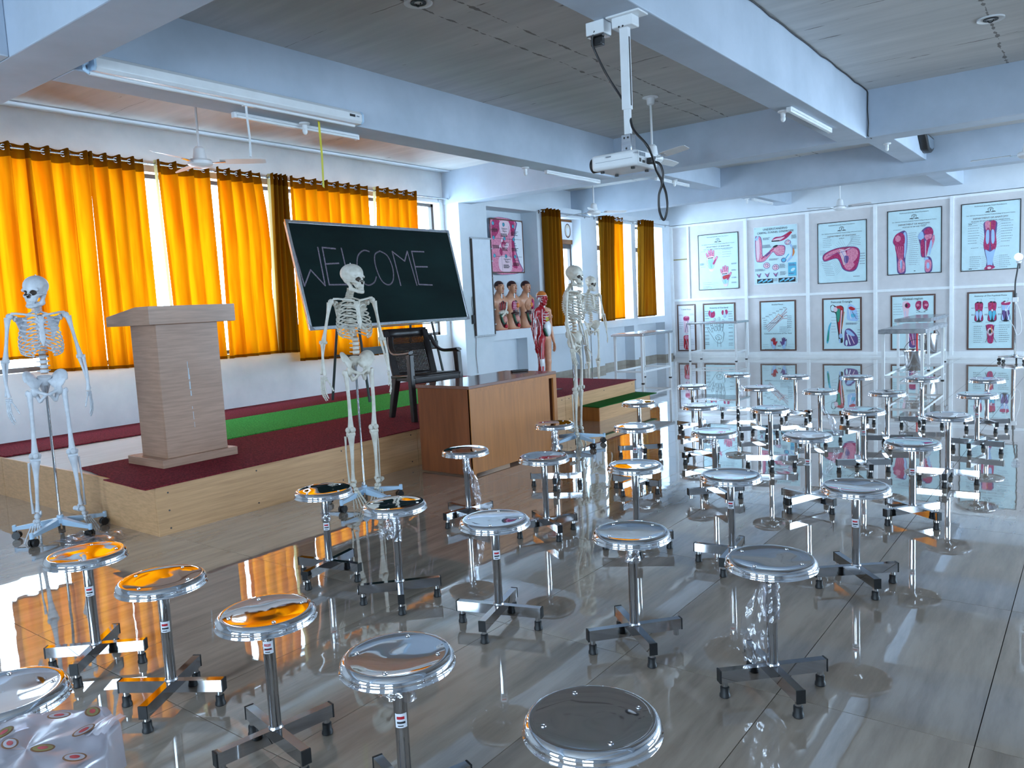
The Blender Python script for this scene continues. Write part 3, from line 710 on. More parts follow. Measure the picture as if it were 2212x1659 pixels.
def batten(x, y0, y1, z, label, bulb=None):
    yc = (y0+y1)/2; t = thing('tube_light', label, 'light fitting', (x,yc,z), 0, 'unlit tube light battens')
    h = (y1-y0)/2
    MB().box((-.024,-h,-.022),(.024,h,0)).obj('batten_body', M['white'], t, bevel=.003)
    for s in (-1,1): MB().box((-.021,s*h-.012,-.045),(.021,s*h+.012,-.002)).obj('end_cap', M['white'], t, bevel=.003)
    MB().box((-.018,-h+.01,-.042),(.018,h-.01,-.022)).obj('tube', M['tube'], t, bevel=.006)
    return t
batten(-5.42,3.72,4.98,ZB-.001,'unlit tube light under the beam below the rolled projection screen')
batten(-5.40,7.98,9.22,ZB-.001,'unlit tube light under the screen beam near the column')
batten(-2.22,7.10,8.38,ZB-.001,'unlit tube light under the big beam on the right')
batten(-5.33,10.78,11.9,3.179,'unlit tube light behind the projector cable loop')
batten(-5.32,14.78,15.86,3.179,'unlit tube light close to the partition')
def bulb(x, y, z, label):
    t = thing('bulb_holder', label, 'lamp holder', (x,y,z)); 
    MB().lathe([(.0,0),(.045,0),(.045,-.012),(.022,-.02),(.02,-.05),(0,-.05)], 18, caps=False).obj('base', M['white'], t)
    MB().ball((0,0,-.068), (.022,.022,.030), 12).obj('bulb', M['tube'], t)
bulb(-5.52+.07,7.62,ZB,'small bulb on the screen beam just left of a tube light')
bulb(-2.31,7.22,ZB,'small bulb on the big beam beside its tube light')
bulb(-5.28,11.3,3.18,'small bulb beside the tube light behind the cable loop')
bulb(-5.42,14.75,3.18,'small bulb beside the tube light next to the partition')
bulb(-2.2,10.9,3.18,'small bulb under the short beam at the upper right')
bulb(-5.36,4.35,ZB,'small bulb with a wire loop under the projection screen')
# projection screen rolled into its case on the beam
t = thing('projection_screen', 'white rolled-up projection screen case along the ceiling beam', 'projection screen', (-5.17,3.62,3.0))
prof = [(.005,.0),(.075,.0),(.095,.02),(.095,.075),(.075,.10),(.005,.10)]
MB().prism(prof, -1.10, 1.12, 'y').obj('case', M['white'], t, smooth=20, bevel=.004)
for s in (-1.115,1.12): MB().prism([(a*1.04,b*1.03) for a,b in prof], s, s+.015, 'y').obj('end_cap', M['whiteb'], t, smooth=0)
MB().sweep([(.055,-1.13,-.018),(.055,1.06,-.018)], .013, 12).obj('bottom_bar', M['white'], t)
MB().sweep([(.055,-1.13,-.018),(.05,-1.155,.0),(.05,-1.16,.03),(.05,-1.13,.05)], .012, 8).obj('bar_loop', M['whiteb'], t)
MB().box((.096,.98,.045),(.098,1.04,.065)).obj('name_plate', M['black'], t, smooth=0)
MB().box((.097,1.055,.05),(.099,1.085,.058)).obj('name_print', M['inkg'], t, smooth=0)
mb = MB(); mb.box((.045,-.03,-.035),(.075,.06,-.03)); mb.obj('pull_hook', M['white'], t)
MB().sweep([(.055,0,-.03),(.05,.004,-.10),(.052,.012,-.25),(.056,.004,-.40)], (.009), 6).obj('pull_strap', M['white'], t)['label'] = 'white pull strap hanging from the case'
o = MB().add([(0,0,0),(0,.022,0),(.006,.024,-.27),(.006,.004,-.27),(-.002,.004,-.53),(-.002,.022,-.54)], [(0,1,2,3),(3,2,5,4)]).obj('yellow_ribbon', M['ribbon'], smooth=0, loc=(-5.19,4.35,2.985)); o.modifiers.new('solid','SOLIDIFY').thickness = .0015
tag(o, 'long yellow ribbon hanging from the beam in front of the curtains', 'ribbon')
# dark tube drawn as the crack along the big beam
pts = []
for k in range(40):
    y = 2.6+k*(9.235-2.6)/39; pts.append((-2.062, y, 3.492+.006*math.sin(k*1.7)+random.uniform(-.004,.004)))
pts += [(-2.055,9.24,3.47),(-2.058,9.238,3.3),(-2.05,9.24,3.15),(-2.056,9.238,3.02),(-2.03,9.30,2.994)]
tag(MB().sweep(pts, .006, 6).obj('beam_crack_line', M['black'], smooth=180), 'thin black crack line along the top of the big beam and down its corner', 'wire')  # dark tube standing for the crack at the beam joint, not a wire
# projector on its ceiling pole
t = thing('projector_mount', 'white telescopic projector pole fixed under the big beam', 'projector mount', (-2.20,4.11,3.0))
MB().box((-.09,-.06,-.012),(.12,.06,0)).obj('ceiling_plate', M['white'], t, bevel=.004)
MB().box((-.06,-.045,-.07),(.07,.045,-.012)).obj('bracket_block', M['white'], t, bevel=.006)
MB().box((-.026,-.02,-.52),(.026,.02,-.05)).obj('outer_tube', M['white'], t, bevel=.004)
MB().box((-.019,-.014,-.70),(.019,.014,-.50)).obj('inner_tube', M['white'], t, bevel=.003)
MB().box((.0265,-.006,-.50),(.0275,.006,-.12)).obj('slot', M['black'], t, smooth=0)
MB().box((-.032,-.028,-.775),(.032,.028,-.66)).obj('tilt_bracket', M['steel'], t, bevel=.003)
mb = MB()
for s in (-1,1):
    mb.bar((0,0,-.77),(.10*s,.14,-.785),.02,.006); mb.bar((0,0,-.77),(.10*s,-.10,-.785),.02,.006)
mb.obj('spider_arms', M['steel'], t)
for (x_, z_) in ((-.012,-.07),(.012,-.07),(-.012,-.68),(.012,-.68),(0,-.74)):
    MB().ball((x_,-.0285 if z_ < -.6 else -.046,z_),(.006,.003,.006),8).obj('bolt', M['black'], t)
t = thing('projector', 'white projector hanging from the ceiling pole', 'projector', (-2.255,4.15,2.195))
MB().box((-.15,-.125,-.045),(.15,.135,.045)).obj('body', M['white'], t, bevel=.018)
MB().box((-.12,-.1252,-.002),(.12,-.1248,.0)).obj('seam', M['inkg'], t, smooth=0)
MB().lathe([(.0,0),(.042,0),(.042,.03),(.036,.035),(.03,.03),(0,.03)], 24, caps=False).obj('lens', M['black'], t, loc=(-.15,-.05,0)).rotation_euler = (0,-PI/2,0)
pp = MB().box((.150,-.11,-.035),(.152,.12,.035)).obj('port_panel', M['white'], t, smooth=0)
for (y_, z_, a_, b_) in ((-.09,-.015,.02,.02),(-.05,-.02,.03,.014),(.0,-.02,.016,.016),(.045,-.015,.05,.02),(.09,.015,.02,.012)):
    MB().box((.152,y_-a_/2,z_-b_/2),(.154,y_+a_/2,z_+b_/2)).obj('port', M['black'], pp, smooth=0)
g = MB()
for k in range(7): g.box((.152,-.10+.011*k,.008),(.1535,-.094+.011*k,.03))
tag(g.obj('vent_slots', M['inkg'], pp, smooth=0), kind='stuff')
for (x_, y_) in ((-.1,-.08),(.1,-.08),(-.1,.09),(.1,.09)): MB().lathe([(.012,-.056),(.012,-.045)], 12, (x_,y_,0)).obj('foot', M['rubber'], t)
MB().ball((.05,-.02,.047),(.016,.016,.008),10).obj('focus_knob', M['black'], t)
t = thing('socket_box', 'white socket box beside the projector pole on the beam', 'socket', (-2.365,4.10,3.0))
MB().box((-.06,-.045,-.075),(.06,.045,0)).obj('box', M['white'], t, bevel=.005)
MB().box((-.055,-.04,-.083),(.055,.04,-.075)).obj('face_plate', M['steel'], t, smooth=0)
t = thing('power_cable', 'black power cable looping from the socket box to the projector', 'cable', (-2.365,4.10,2.9))
MB().box((-.045,-.02,-.03),(.03,.02,.017)).obj('plug', M['black'], t, bevel=.006)
def spline(pts, n=10):
    P = [Vector(p) for p in pts]; out = []
    for i in range(len(P)-1):
        p0, p1, p2, p3 = P[max(i-1,0)], P[i], P[i+1], P[min(i+2,len(P)-1)]
        for k in range(n):
            s = k/n; out.append(.5*((2*p1)+(p2-p0)*s+(2*p0-5*p1+4*p2-p3)*s*s+(3*p1-p0-3*p2+p3)*s**3))
    out.append(P[-1]); return out
# cable of the projector
_c = spline([(-2.366,4.06,2.945),(-2.392,4.07,2.89),(-2.373,4.09,2.81),(-2.34,4.15,2.697),(-2.275,4.17,2.58),(-2.215,4.15,2.48),(-2.14,4.06,2.354),(-2.062,4.05,2.263),(-2.042,4.08,2.205),(-2.056,4.16,2.13),(-2.041,4.2,2.056),(-2.061,4.2,1.99),(-2.062,4.2,1.90),(-2.036,4.2,1.845),(-2.012,4.2,1.908),(-2.017,4.2,1.99),(-2.038,4.205,2.056),(-2.033,4.2,2.11),(-2.05,4.19,2.165),(-2.10,4.17,2.182)], 8)
MB().sweep([(a.x+2.365,a.y-4.10,a.z-2.9) for a in _c], .0072, 8).obj('cord', M['black'], t, smooth=180)
MB().box((.25,.04,-.735),(.30,.075,-.70)).obj('connector', M['black'], t, bevel=.005)
# ------------------------------------------------------------------ lectern
t = thing('lectern', 'wood laminate lectern with sloping top on the stage', 'lectern', (-5.66,3.2,.3385))
def L(a, b): return MB().box((a[0]+5.66,a[1]-3.2,a[2]-.3385),(b[0]+5.66,b[1]-3.2,b[2]-.3385))
L((-5.93,2.885,.3385),(-5.42,3.50,.40)).obj('plinth', M['lam_dark'], t, bevel=.003)
for a, b, n in (((-5.475,2.945,.40),(-5.457,3.44,1.385),'front_panel'),((-5.82,2.945,.40),(-5.475,2.963,1.385),'side_panel'),((-5.82,3.422,.40),(-5.475,3.44,1.385),'side_panel')):
    L(a, b).obj(n, M['lam_dark'], t, bevel=.002)
MB().prism([(-5.40+5.66,1.385-.3385),(-5.40+5.66,1.518-.3385),(-5.585+5.66,1.518-.3385),(-6.03+5.66,1.458-.3385),(-6.03+5.66,1.385-.3385)], 2.872-3.2, 3.56-3.2, 'y').obj('sloping_head', M['lam_dark'], t, smooth=0, bevel=.003)
MB().box((-.0005+.26,-.33,1.05),(.004+.26,.362,1.1795)).obj('head_board', M['lam_dark'], t, smooth=0)
s = MB(); y0 = 3.165-3.2
for (za, zb_, dy, w_) in ((1.05,1.10,.0,.004),(1.0,1.05,.003,.008),(.965,1.0,.004,.012),(.955,.96,.006,.006),(.89,.95,.005,.010),(.84,.88,.008,.008),(.74,.76,.008,.003),(.66,.72,.012,.003),(.60,.64,.014,.002)):
    s.box((.203,y0+dy-w_/2,za-.3385),(.2042,y0+dy+w_/2,zb_-.3385))
tag(s.obj('paint_scuff', M['scuff'], t, smooth=0), 'whitish vertical paint scuff', kind='stuff')
# ------------------------------------------------------------------ desk
t = thing('desk', 'teak veneer teacher desk standing on the floor before the stage', 'desk', (-4.39,5.43,0))
def K(a, b): return MB().box((a[0]+4.39,a[1]-5.43,a[2]),(b[0]+4.39,b[1]-5.43,b[2]))
K((-4.70,4.795,.732),(-4.10,6.075,.757)).obj('desk_top', M['desktop'], t, bevel=.002)
K((-4.685,4.80,.012),(-4.105,4.825,.731),).obj('end_panel', M['teak_dark'], t, bevel=.002)
K((-4.685,6.045,.0),(-4.105,6.07,.731),).obj('end_panel', M['teak_dark'], t, bevel=.002)
K((-4.13,4.826,.02),(-4.112,5.965,.731)).obj('front_panel', M['teak'], t, bevel=.002)
K((-4.118,5.975,.731-.03),(-4.101,6.07,.7312)).obj('apron', M['teak'], t, smooth=0)
K((-4.12,4.80,.0),(-4.1005,4.835,.7312)).obj('edge_strip', M['teak'], t, smooth=0)
K((-4.12,6.02,.0),(-4.1005,6.072,.7312)).obj('edge_strip', M['teak'], t, smooth=0)
K((-4.116,4.83,.70),(-4.1008,6.03,.7312)).obj('edge_strip', M['teak'], t, smooth=0)
t = thing('remote_control', 'small black remote control lying on the teak desk', 'remote', (-4.46,5.98,.758), 1.05)
MB().box((-.085,-.024,0),(.085,.024,.018)).obj('case', M['black'], t, bevel=.005)
for k in range(4): MB().box((-.06+.03*k,-.012,.018),(-.045+.03*k,.012,.020)).obj('button', M['inkg'], t, smooth=0)
# ------------------------------------------------------------------ armchair (front = local +x)
FW = math.radians(-17)
t = thing('plastic_armchair', 'dark moulded plastic armchair with woven back on the stage', 'chair', (-5.33,5.58,.3385), FW)
def leg(p, q, w0, w1, n, parent):
    p, q = Vector(p), Vector(q); mb = MB(); vs = []
    for c, (a, b) in ((p, w0), (q, w1)):
        for i, j in ((-1,-1),(1,-1),(1,1),(-1,1)): vs.append((c.x+i*a/2, c.y+j*b/2, c.z))
    return mb.add(vs, [(0,3,2,1),(4,5,6,7),(0,1,5,4),(1,2,6,5),(2,3,7,6),(3,0,4,7)]).obj(n, M['chair'], parent, smooth=0, bevel=.008)
for s_ in (-1, 1):
    leg((-.26,.255*s_,0),(-.17,.225*s_,.42),(.055,.05),(.10,.06),'leg',t)
    leg((.24,.275*s_,0),(.20,.262*s_,.64),(.055,.05),(.075,.05),'leg',t)
    mb = MB(); A = spline([(-.25,.225*s_,.80),(-.20,.25*s_,.70),(-.10,.268*s_,.645),(.06,.272*s_,.645),(.235,.268*s_,.66)], 6)
    mb.sweep(A, [(.030,.016)]*len(A), 8); mb.obj('arm', M['chair'], t)
def curved(y0, y1, rows, th, name, parent, mat):
    mb = MB(); n = len(rows); vs = []
    for (x, z, dx) in rows:
        for y in (y0, (2*y0+y1)/3, (y0+2*y1)/3, y1):
            c = dx*(1-(2*(y-y0)/(y1-y0)-1)**2); vs.append((x-c, y, z))
    fs = [(i*4+k,i*4+k+1,(i+1)*4+k+1,(i+1)*4+k) for i in range(n-1) for k in range(3)]
    o = mb.add(vs, fs).obj(name, mat, parent, smooth=60); md = o.modifiers.new('solid','SOLIDIFY'); md.thickness = th; md.offset = 0; return o
curved(-.26,.26,[(-.22,.405,.0),(0,.42,.0),(.20,.435,0),(.25,.425,0)], .028, 'seat', t, M['chair'])
MB().box((.215,-.25,.36),(.25,.25,.43)).obj('seat_apron', M['chair'], t, bevel=.01)
for s_ in (-1,1): MB().bar((-.17,.235*s_,.40),(.22,.255*s_,.41),.022,.06).obj('side_apron', M['chair'], t, bevel=.006)
bk = curved(-.245,.245,[(-.345,.79,.03),(-.36,.84,.03),(-.372,.875,.025)], .03, 'backrest', t, M['chair'])
for s_ in (-1,1): leg((-.195,.215*s_,.41),(-.352,.225*s_,.86),(.035,.075),(.032,.06),'back_post',bk)
curved(-.19,.19,[(-.19,.40,.02),(-.205,.445,.02)], .025, 'back_rail', bk, M['chair'])
mb = MB()
for i in range(24):
    y = -.185+.37*i/23; mb.bar((-.207-.02*(1-(y/.19)**2),y,.44),(-.345-.03*(1-(y/.19)**2),y,.80),.0045,.010,(0,1,0))
for j in range(26):
    f = j/25; z = .445+.35*f; x = -.207-.138*f; P_ = [(x-.026*(1-(y/.19)**2), y, z) for y in (-.19,-.1,0,.1,.19)]
    mb.sweep(P_, (.0052), 5)
tag(mb.obj('woven_panel', M['chair'], bk), 'pierced woven back panel', kind='stuff')
# ------------------------------------------------------------------ chalkboard on its easel
t = thing('chalkboard', 'large green chalkboard reading WELCOME, leaning on an easel', 'chalkboard', (-7.06,6.825,1.845), 0)
t.rotation_euler = (0, math.atan2(-.285,1.19), 0); hy, hz = 1.335, .612
MB().box((-.02,-hy,-hz),(0,hy,hz)).obj('board', M['chalkb'], t, smooth=0)
for z in (-hz,hz): MB().box((-.024,-hy,z-.018),(.010,hy,z+.018)).obj('frame_rail', M['alu'], t, bevel=.003)
for y in (-hy,hy): MB().box((-.024,y-.018,-hz),(.010,y+.018,hz)).obj('frame_stile', M['alu'], t, bevel=.003)
for sy in (-1,1):
    for sz in (-1,1): MB().prism([(sy*(hy+.02),sz*(hz+.02)),(sy*(hy-.055),sz*(hz+.02)),(sy*(hy+.02),sz*(hz-.055))][::1], -.005, .0125, 'x').obj('corner_plate', M['steel'], t, smooth=0)
def chalk(name, pts, wd=.017):
    mb = MB(); P_ = [(.0035, y-6.825, (z-1.845)/.9726) for y, z in pts]
    for a, b in zip(P_, P_[1:]):
        d = Vector(b)-Vector(a); n_ = Vector((0,-d.z,d.y)).normalized()*wd/2
        a, b = Vector(a)-d.normalized()*wd*.3, Vector(b)+d.normalized()*wd*.3
        mb.add([a-n_,b-n_,b+n_,a+n_],[(0,1,2,3)])
    return mb
def curve2(pts, n=8): return [(p.x,p.y) for p in spline([(a,b,0) for a,b in pts], n)]
def letter(ch, *strokes):
    mb = MB()
    for s_ in strokes: m_ = chalk('', s_); mb.add(m_.v, m_.f)
    o = mb.obj('chalk_letter', M['chalk'], t, smooth=0); o['label'] = 'chalk letter '+ch
letter('W', [(5.505,2.15),(5.535,1.72),(5.67,1.90),(5.825,1.72),(5.845,2.16)])
letter('E', [(6.10,2.15),(5.91,2.16),(5.885,1.73),(6.18,1.73)], [(5.91,1.97),(6.10,1.98)])
letter('L', [(6.19,2.16),(6.19,1.73),(6.35,1.73)])
letter('C', curve2([(6.62,2.13),(6.53,2.14),(6.42,2.07),(6.37,1.93),(6.39,1.78),(6.47,1.72),(6.58,1.75),(6.64,1.82)]))
letter('O', curve2([(6.80,2.14),(6.70,2.09),(6.67,1.95),(6.71,1.78),(6.81,1.72),(6.91,1.78),(6.95,1.93),(6.91,2.08),(6.80,2.14)]))
letter('M', [(7.02,1.71),(7.01,2.14),(7.19,2.02),(7.28,2.15),(7.31,1.71)])
letter('E', [(7.59,2.15),(7.36,2.15),(7.35,1.72),(7.60,1.71)], [(7.37,1.95),(7.59,1.95)])
t = thing('board_easel', 'dark iron easel carrying the green chalkboard on the stage', 'easel', (-7.2,6.9,.336))
for y in (6.25,7.62):
    a = y-6.9
    MB().sweep([(.31,a-.0,0),(-.055,a+.12 if y < 7 else a-.10,2.0)], .016, 8).obj('front_leg', M['iron'], t)
    MB().sweep([(-.36,a,0),(-.10,a+.12 if y < 7 else a-.10,2.0)], .016, 8).obj('rear_leg', M['iron'], t)
    MB().bar((.22,a+.03 if y < 7 else a-.03,.55),(-.27,a+.03 if y < 7 else a-.03,.55),.02,.03).obj('side_bar', M['iron'], t)
MB().bar((.205,-.62,.60),(.205,.70,.60),.02,.09).obj('cross_bar', M['iron'], t)
MB().bar((.205,-.62,.88),(.205,.70,.88),.10,.014).obj('chalk_ledge', M['iron'], t)
MB().bar((-.06,-.56,1.85),(-.06,.64,1.85),.02,.04).obj('top_bar', M['iron'], t)
# ------------------------------------------------------------------ whiteboard
t = thing('whiteboard', 'narrow whiteboard with grey edge on the column right of the chalkboard', 'whiteboard', (XF,9.745,1.70))
MB().box((.012,-.235,-.765),(.028,.235,.765)).obj('board', M['wb'], t, smooth=0)
for z in (-.775,.775): MB().box((.004,-.25,z-.014),(.036,.25,z+.014)).obj('frame_rail', M['alu'], t, bevel=.003)
for y in (-.24,.24): MB().box((.004,y-.012,-.765),(.036,y+.012,.765)).obj('frame_stile', M['dalu'], t, bevel=.003)
for z in (-.6,-.36,-.1,.15,.42,.62): MB().box((.03,.235,z-.008),(.05,.262,z+.008)).obj('clip', M['alu'], t, smooth=0)
t = thing('wall_adapter', 'black adapter with thin wire beside the whiteboard', 'adapter', (XF+.002,9.46,1.20))
MB().box((0,-.022,-.07),(.035,.022,.07)).obj('case', M['black'], t, bevel=.004)
MB().sweep(spline([(.02,-.005,.07),(.012,-.01,.25),(.016,.0,.36)],6), .004, 6).obj('upper_wire', M['black'], t, smooth=180)
MB().sweep(spline([(.02,.01,-.07),(.012,.05,-.30),(.010,.03,-.55),(.014,.05,-.86)],6), .004, 6).obj('lower_wire', M['frameb'], t, smooth=180)
# picture on the brown board over the window
t = thing('framed_picture', 'small framed sculpture picture on a brown board in the window top', 'picture', (-8.13,12.59,2.75))
MB().box((-.02,-.25,-.255),(0,.245,.245)).obj('backing_board', M['wood'], t, smooth=0)
MB().box((0,-.16,-.175),(.012,.225,.155)).obj('print', M['paperw'], t, smooth=0)
n_ = 28
MB().add([(.0135,.04+.105*math.cos(2*PI*k/n_),-.01+.135*math.sin(2*PI*k/n_)) for k in range(n_)],[tuple(range(n_))]).obj('dark_oval', M['frameb'], t, smooth=0)
MB().add([(.0145,.035+.085*math.cos(2*PI*k/n_),-.005+.11*math.sin(2*PI*k/n_)) for k in range(n_)],[tuple(range(n_))]).obj('pale_oval', M['bone'], t, smooth=0)
MB().add([(.0155,.05+a,b) for a,b in ((-.03,-.09),(.03,-.085),(.05,.0),(.03,.06),(.015,.02),(.0,.075),(-.02,.02),(-.045,.05),(-.05,-.03))],[tuple(range(9))]).obj('pale_figure', M['paperw'], t, smooth=0)
# ------------------------------------------------------------------ tables
def table(x0, x1, y0, y1, h, th, mtop, label, rail=.18, ov=.05):
    cx, cy_ = (x0+x1)/2, (y0+y1)/2; t = thing('dissection_table', label, 'table', (cx,cy_,0), 0, 'steel dissection tables')
    a, b = (x1-x0)/2, (y1-y0)/2
    MB().box((-a-ov,-b-ov,h-th),(a+ov,b+ov,h)).obj('table_top', mtop, t, bevel=.006)
    MB().box((-a-ov+.03,-b-ov+.03,h),(a+ov-.03,b+ov-.03,h+.004)).obj('top_sheet', M['steel'] if th < .05 else mtop, t, smooth=0)
    for sx in (-1,1):
        for sy in (-1,1):
            l = MB().box((sx*a-.018,sy*b-.018,.012),(sx*a+.018,sy*b+.018,h-th)).obj('leg', M['white'], t, smooth=0)
            MB().box((sx*a-.02,sy*b-.02,0),(sx*a+.02,sy*b+.02,.014)).obj('foot', M['rubber'], l, smooth=0)
    for sx in (-1,1): MB().box((sx*a-.012,-b,rail),(sx*a+.012,b,rail+.03)).obj('rail', M['white'], t, smooth=0)
    for sy in (-1,1): MB().box((-a,sy*b-.012,rail),(a,sy*b+.012,rail+.03)).obj('rail', M['white'], t, smooth=0)
    return t
table(-6.50,-6.0,11.43,12.45,.825,.04,M['steel'],'narrow steel topped table with white legs near the left windows')
table(-7.05,-6.03,15.62,16.20,.83,.04,M['steel'],'steel topped table with white legs against the partition')
ta = table(-2.28,-1.82,11.05,12.65,.835,.055,M['dsteel'],'grey stone topped table with white legs, nearer of the right pair', .20)
tb_ = table(-2.68,-2.23,14.1,15.75,.85,.055,M['dsteel'],'grey stone topped table with white legs, farther of the right pair', .20)
for tt, oy, dx in ((ta,.10,.23),(tb_,0,.225)):
    ws = MB().box((-dx,oy-.22,.202),(dx,oy-.212,.210)).obj('wire_shelf', M['white'], tt, smooth=0); MB().box((-dx,oy+.212,.202),(dx,oy+.22,.210)).obj('cross_wire', M['white'], ws, smooth=0)
    for k in range(5): MB().box((-dx+.5*dx*k-.004,oy-.25,.210),(-dx+.5*dx*k+.004,oy+.25,.218)).obj('wire', M['white'], ws, smooth=0)
def bucket(x, y, z, r, h, label, bail):
    t = thing('steel_bucket', label, 'bucket', (x,y,z))
    MB().lathe([(r*.78,0),(r*.80,.004),(r*.98,h),(r*1.08,h+.006),(r*1.09,h-.004),(r*.99,h-.012),(r*.96,h-.01),(r*.76,.012),(0,.012)], 32, caps=False).obj('pail', M['steel'], t)
    MB().lathe([(r*.78,.0),(0,.0)], 32, caps=False).obj('bottom', M['steel'], t)
    MB().sweep([(r*1.03*math.cos(k*PI/14),bail*math.sin(k*PI/14)*.6,h-.02+bail*math.sin(k*PI/14)) for k in range(15)], .004, 6).obj('bail_handle', M['black'], t)
    return t
bucket(-2.06,11.95,.2185,.14,.27,'steel bucket on the lower rail of the nearer grey table',.17)
bucket(-2.36,14.9,.2185,.155,.33,'steel bucket on the lower rail of the farther grey table',.12)
t = thing('red_stick', 'thin red stick standing in the nearer steel bucket', 'stick', (-2.03,11.93,.245))
MB().sweep([(0,0,0),(-.0,.005,.53)], .0125, 10).obj('shaft', M['redp'], t); MB().ball((0,.005,.53),(.014,.014,.01),8).obj('tip', M['redp'], t)
# ------------------------------------------------------------------ lamp stand at the right edge
t = thing('examination_lamp', 'examination lamp on a chromed pole with castors by the partition', 'lamp', (-1.172,15.75,0))
mb = MB()
for k in range(5):
    a = 2*PI*k/5+.3; c_, s_ = math.cos(a), math.sin(a)
    MB().bar((0,0,.10),(.26*c_,.26*s_,.075),.05,.035).obj('base_arm', M['steel'], t)
    cs = MB().sweep([(.25*c_-.012*s_,.25*s_+.012*c_,.03),(.25*c_+.012*s_,.25*s_-.012*c_,.03)], .03, 14).obj('castor', M['black'], t)
MB().lathe([(.06,.07),(.05,.12),(.02,.13)], 20).obj('hub', M['steel'], t)
MB().sweep([(0,0,.1),(-.01,0,1.12)], .014, 14).obj('pole', M['chrome'], t)
MB().box((-.045,-.03,1.02),(.035,.03,1.10)).obj('clamp', M['white'], t, bevel=.006)
MB().bar((-.16,0,1.02),(.03,0,1.06),.03,.02).obj('clamp_lever', M['white'], t)
MB().sweep([(-.01,0,1.10),(-.01,0,1.17)], .026, 14).obj('sleeve', M['black'], t)
MB().sweep(spline([(-.01,0,1.16),(-.01,0,1.35),(.012,0,1.52),(.03,0,1.68)],8), .013, 10).obj('gooseneck', M['black'], t, smooth=180)
MB().lathe([(.03,0),(.045,.03),(.04,.035)], 16).obj('lamp_neck', M['white'], t, loc=(.035,0,1.67))
MB().sweep([(0,-.045,0),(0,.03,0)], [.066,.05], 24).obj('lamp_head', M['clear'] if 'clear' in M else M['wrap'], t, loc=(.035,0,1.775))
for k in range(7):
    a = 2*PI*k/6; r_ = 0 if k == 6 else .034
    MB().ball((.035+r_*math.cos(a),-.02,1.775+r_*math.sin(a)),.011,8).obj('lamp_bulb', M['tube'], t)
MB().sweep(spline([(0,-.02,1.05),(.07,-.03,.8),(.09,-.03,.55),(.03,-.03,.46),(-.02,-.03,.6),(-.1,-.03,.75),(-.12,-.03,.9),(-.05,-.03,1.03)],8), .005, 6).obj('cord', M['white'], t, smooth=180)
t = thing('added_dark_box', 'black box added for a dark spot high in the beam corner at the upper right', 'added_box', (-2.07,12.42,3.36))  # plain black box made up for the dark spot on the beam side
MB().prism([(-.33,.10),(.36,.10),(.36,-.06),(.20,-.12),(-.05,-.10)], 0, .11, 'x').obj('black_body', M['black'], t, bevel=.02)
MB().prism([(-.22,.07),(.30,.07),(.30,-.04),(.17,-.085),(-.03,-.07)], .11, .114, 'x').obj('grey_face', M['inkg'], t, smooth=0)

# crumpled plastic sheet lying by the left skeleton
rg = np.random.default_rng(21); mb = MB(); n = 14; vs = []
for i in range(n+1):
    for k in range(n+1):
        e_ = min(i,k,n-i,n-k); vs.append(((i/n-.5)*.50+rg.uniform(-.012,.012), (k/n-.5)*.24+rg.uniform(-.01,.01)+.03*math.sin(i*.9), .002+(rg.uniform(0,.03) if e_ > 1 else rg.uniform(0,.008))))
mb.add(vs, [(i*(n+1)+k, i*(n+1)+k+1, (i+1)*(n+1)+k+1, (i+1)*(n+1)+k) for i in range(n) for k in range(n)])
o = mb.obj('plastic_sheet', M['wrap'], smooth=180, loc=(-5.28,2.30,.001)); o.rotation_euler.z = .5
tag(o, 'crumpled clear plastic sheet on the floor beside the left skeleton stand', 'plastic sheet')
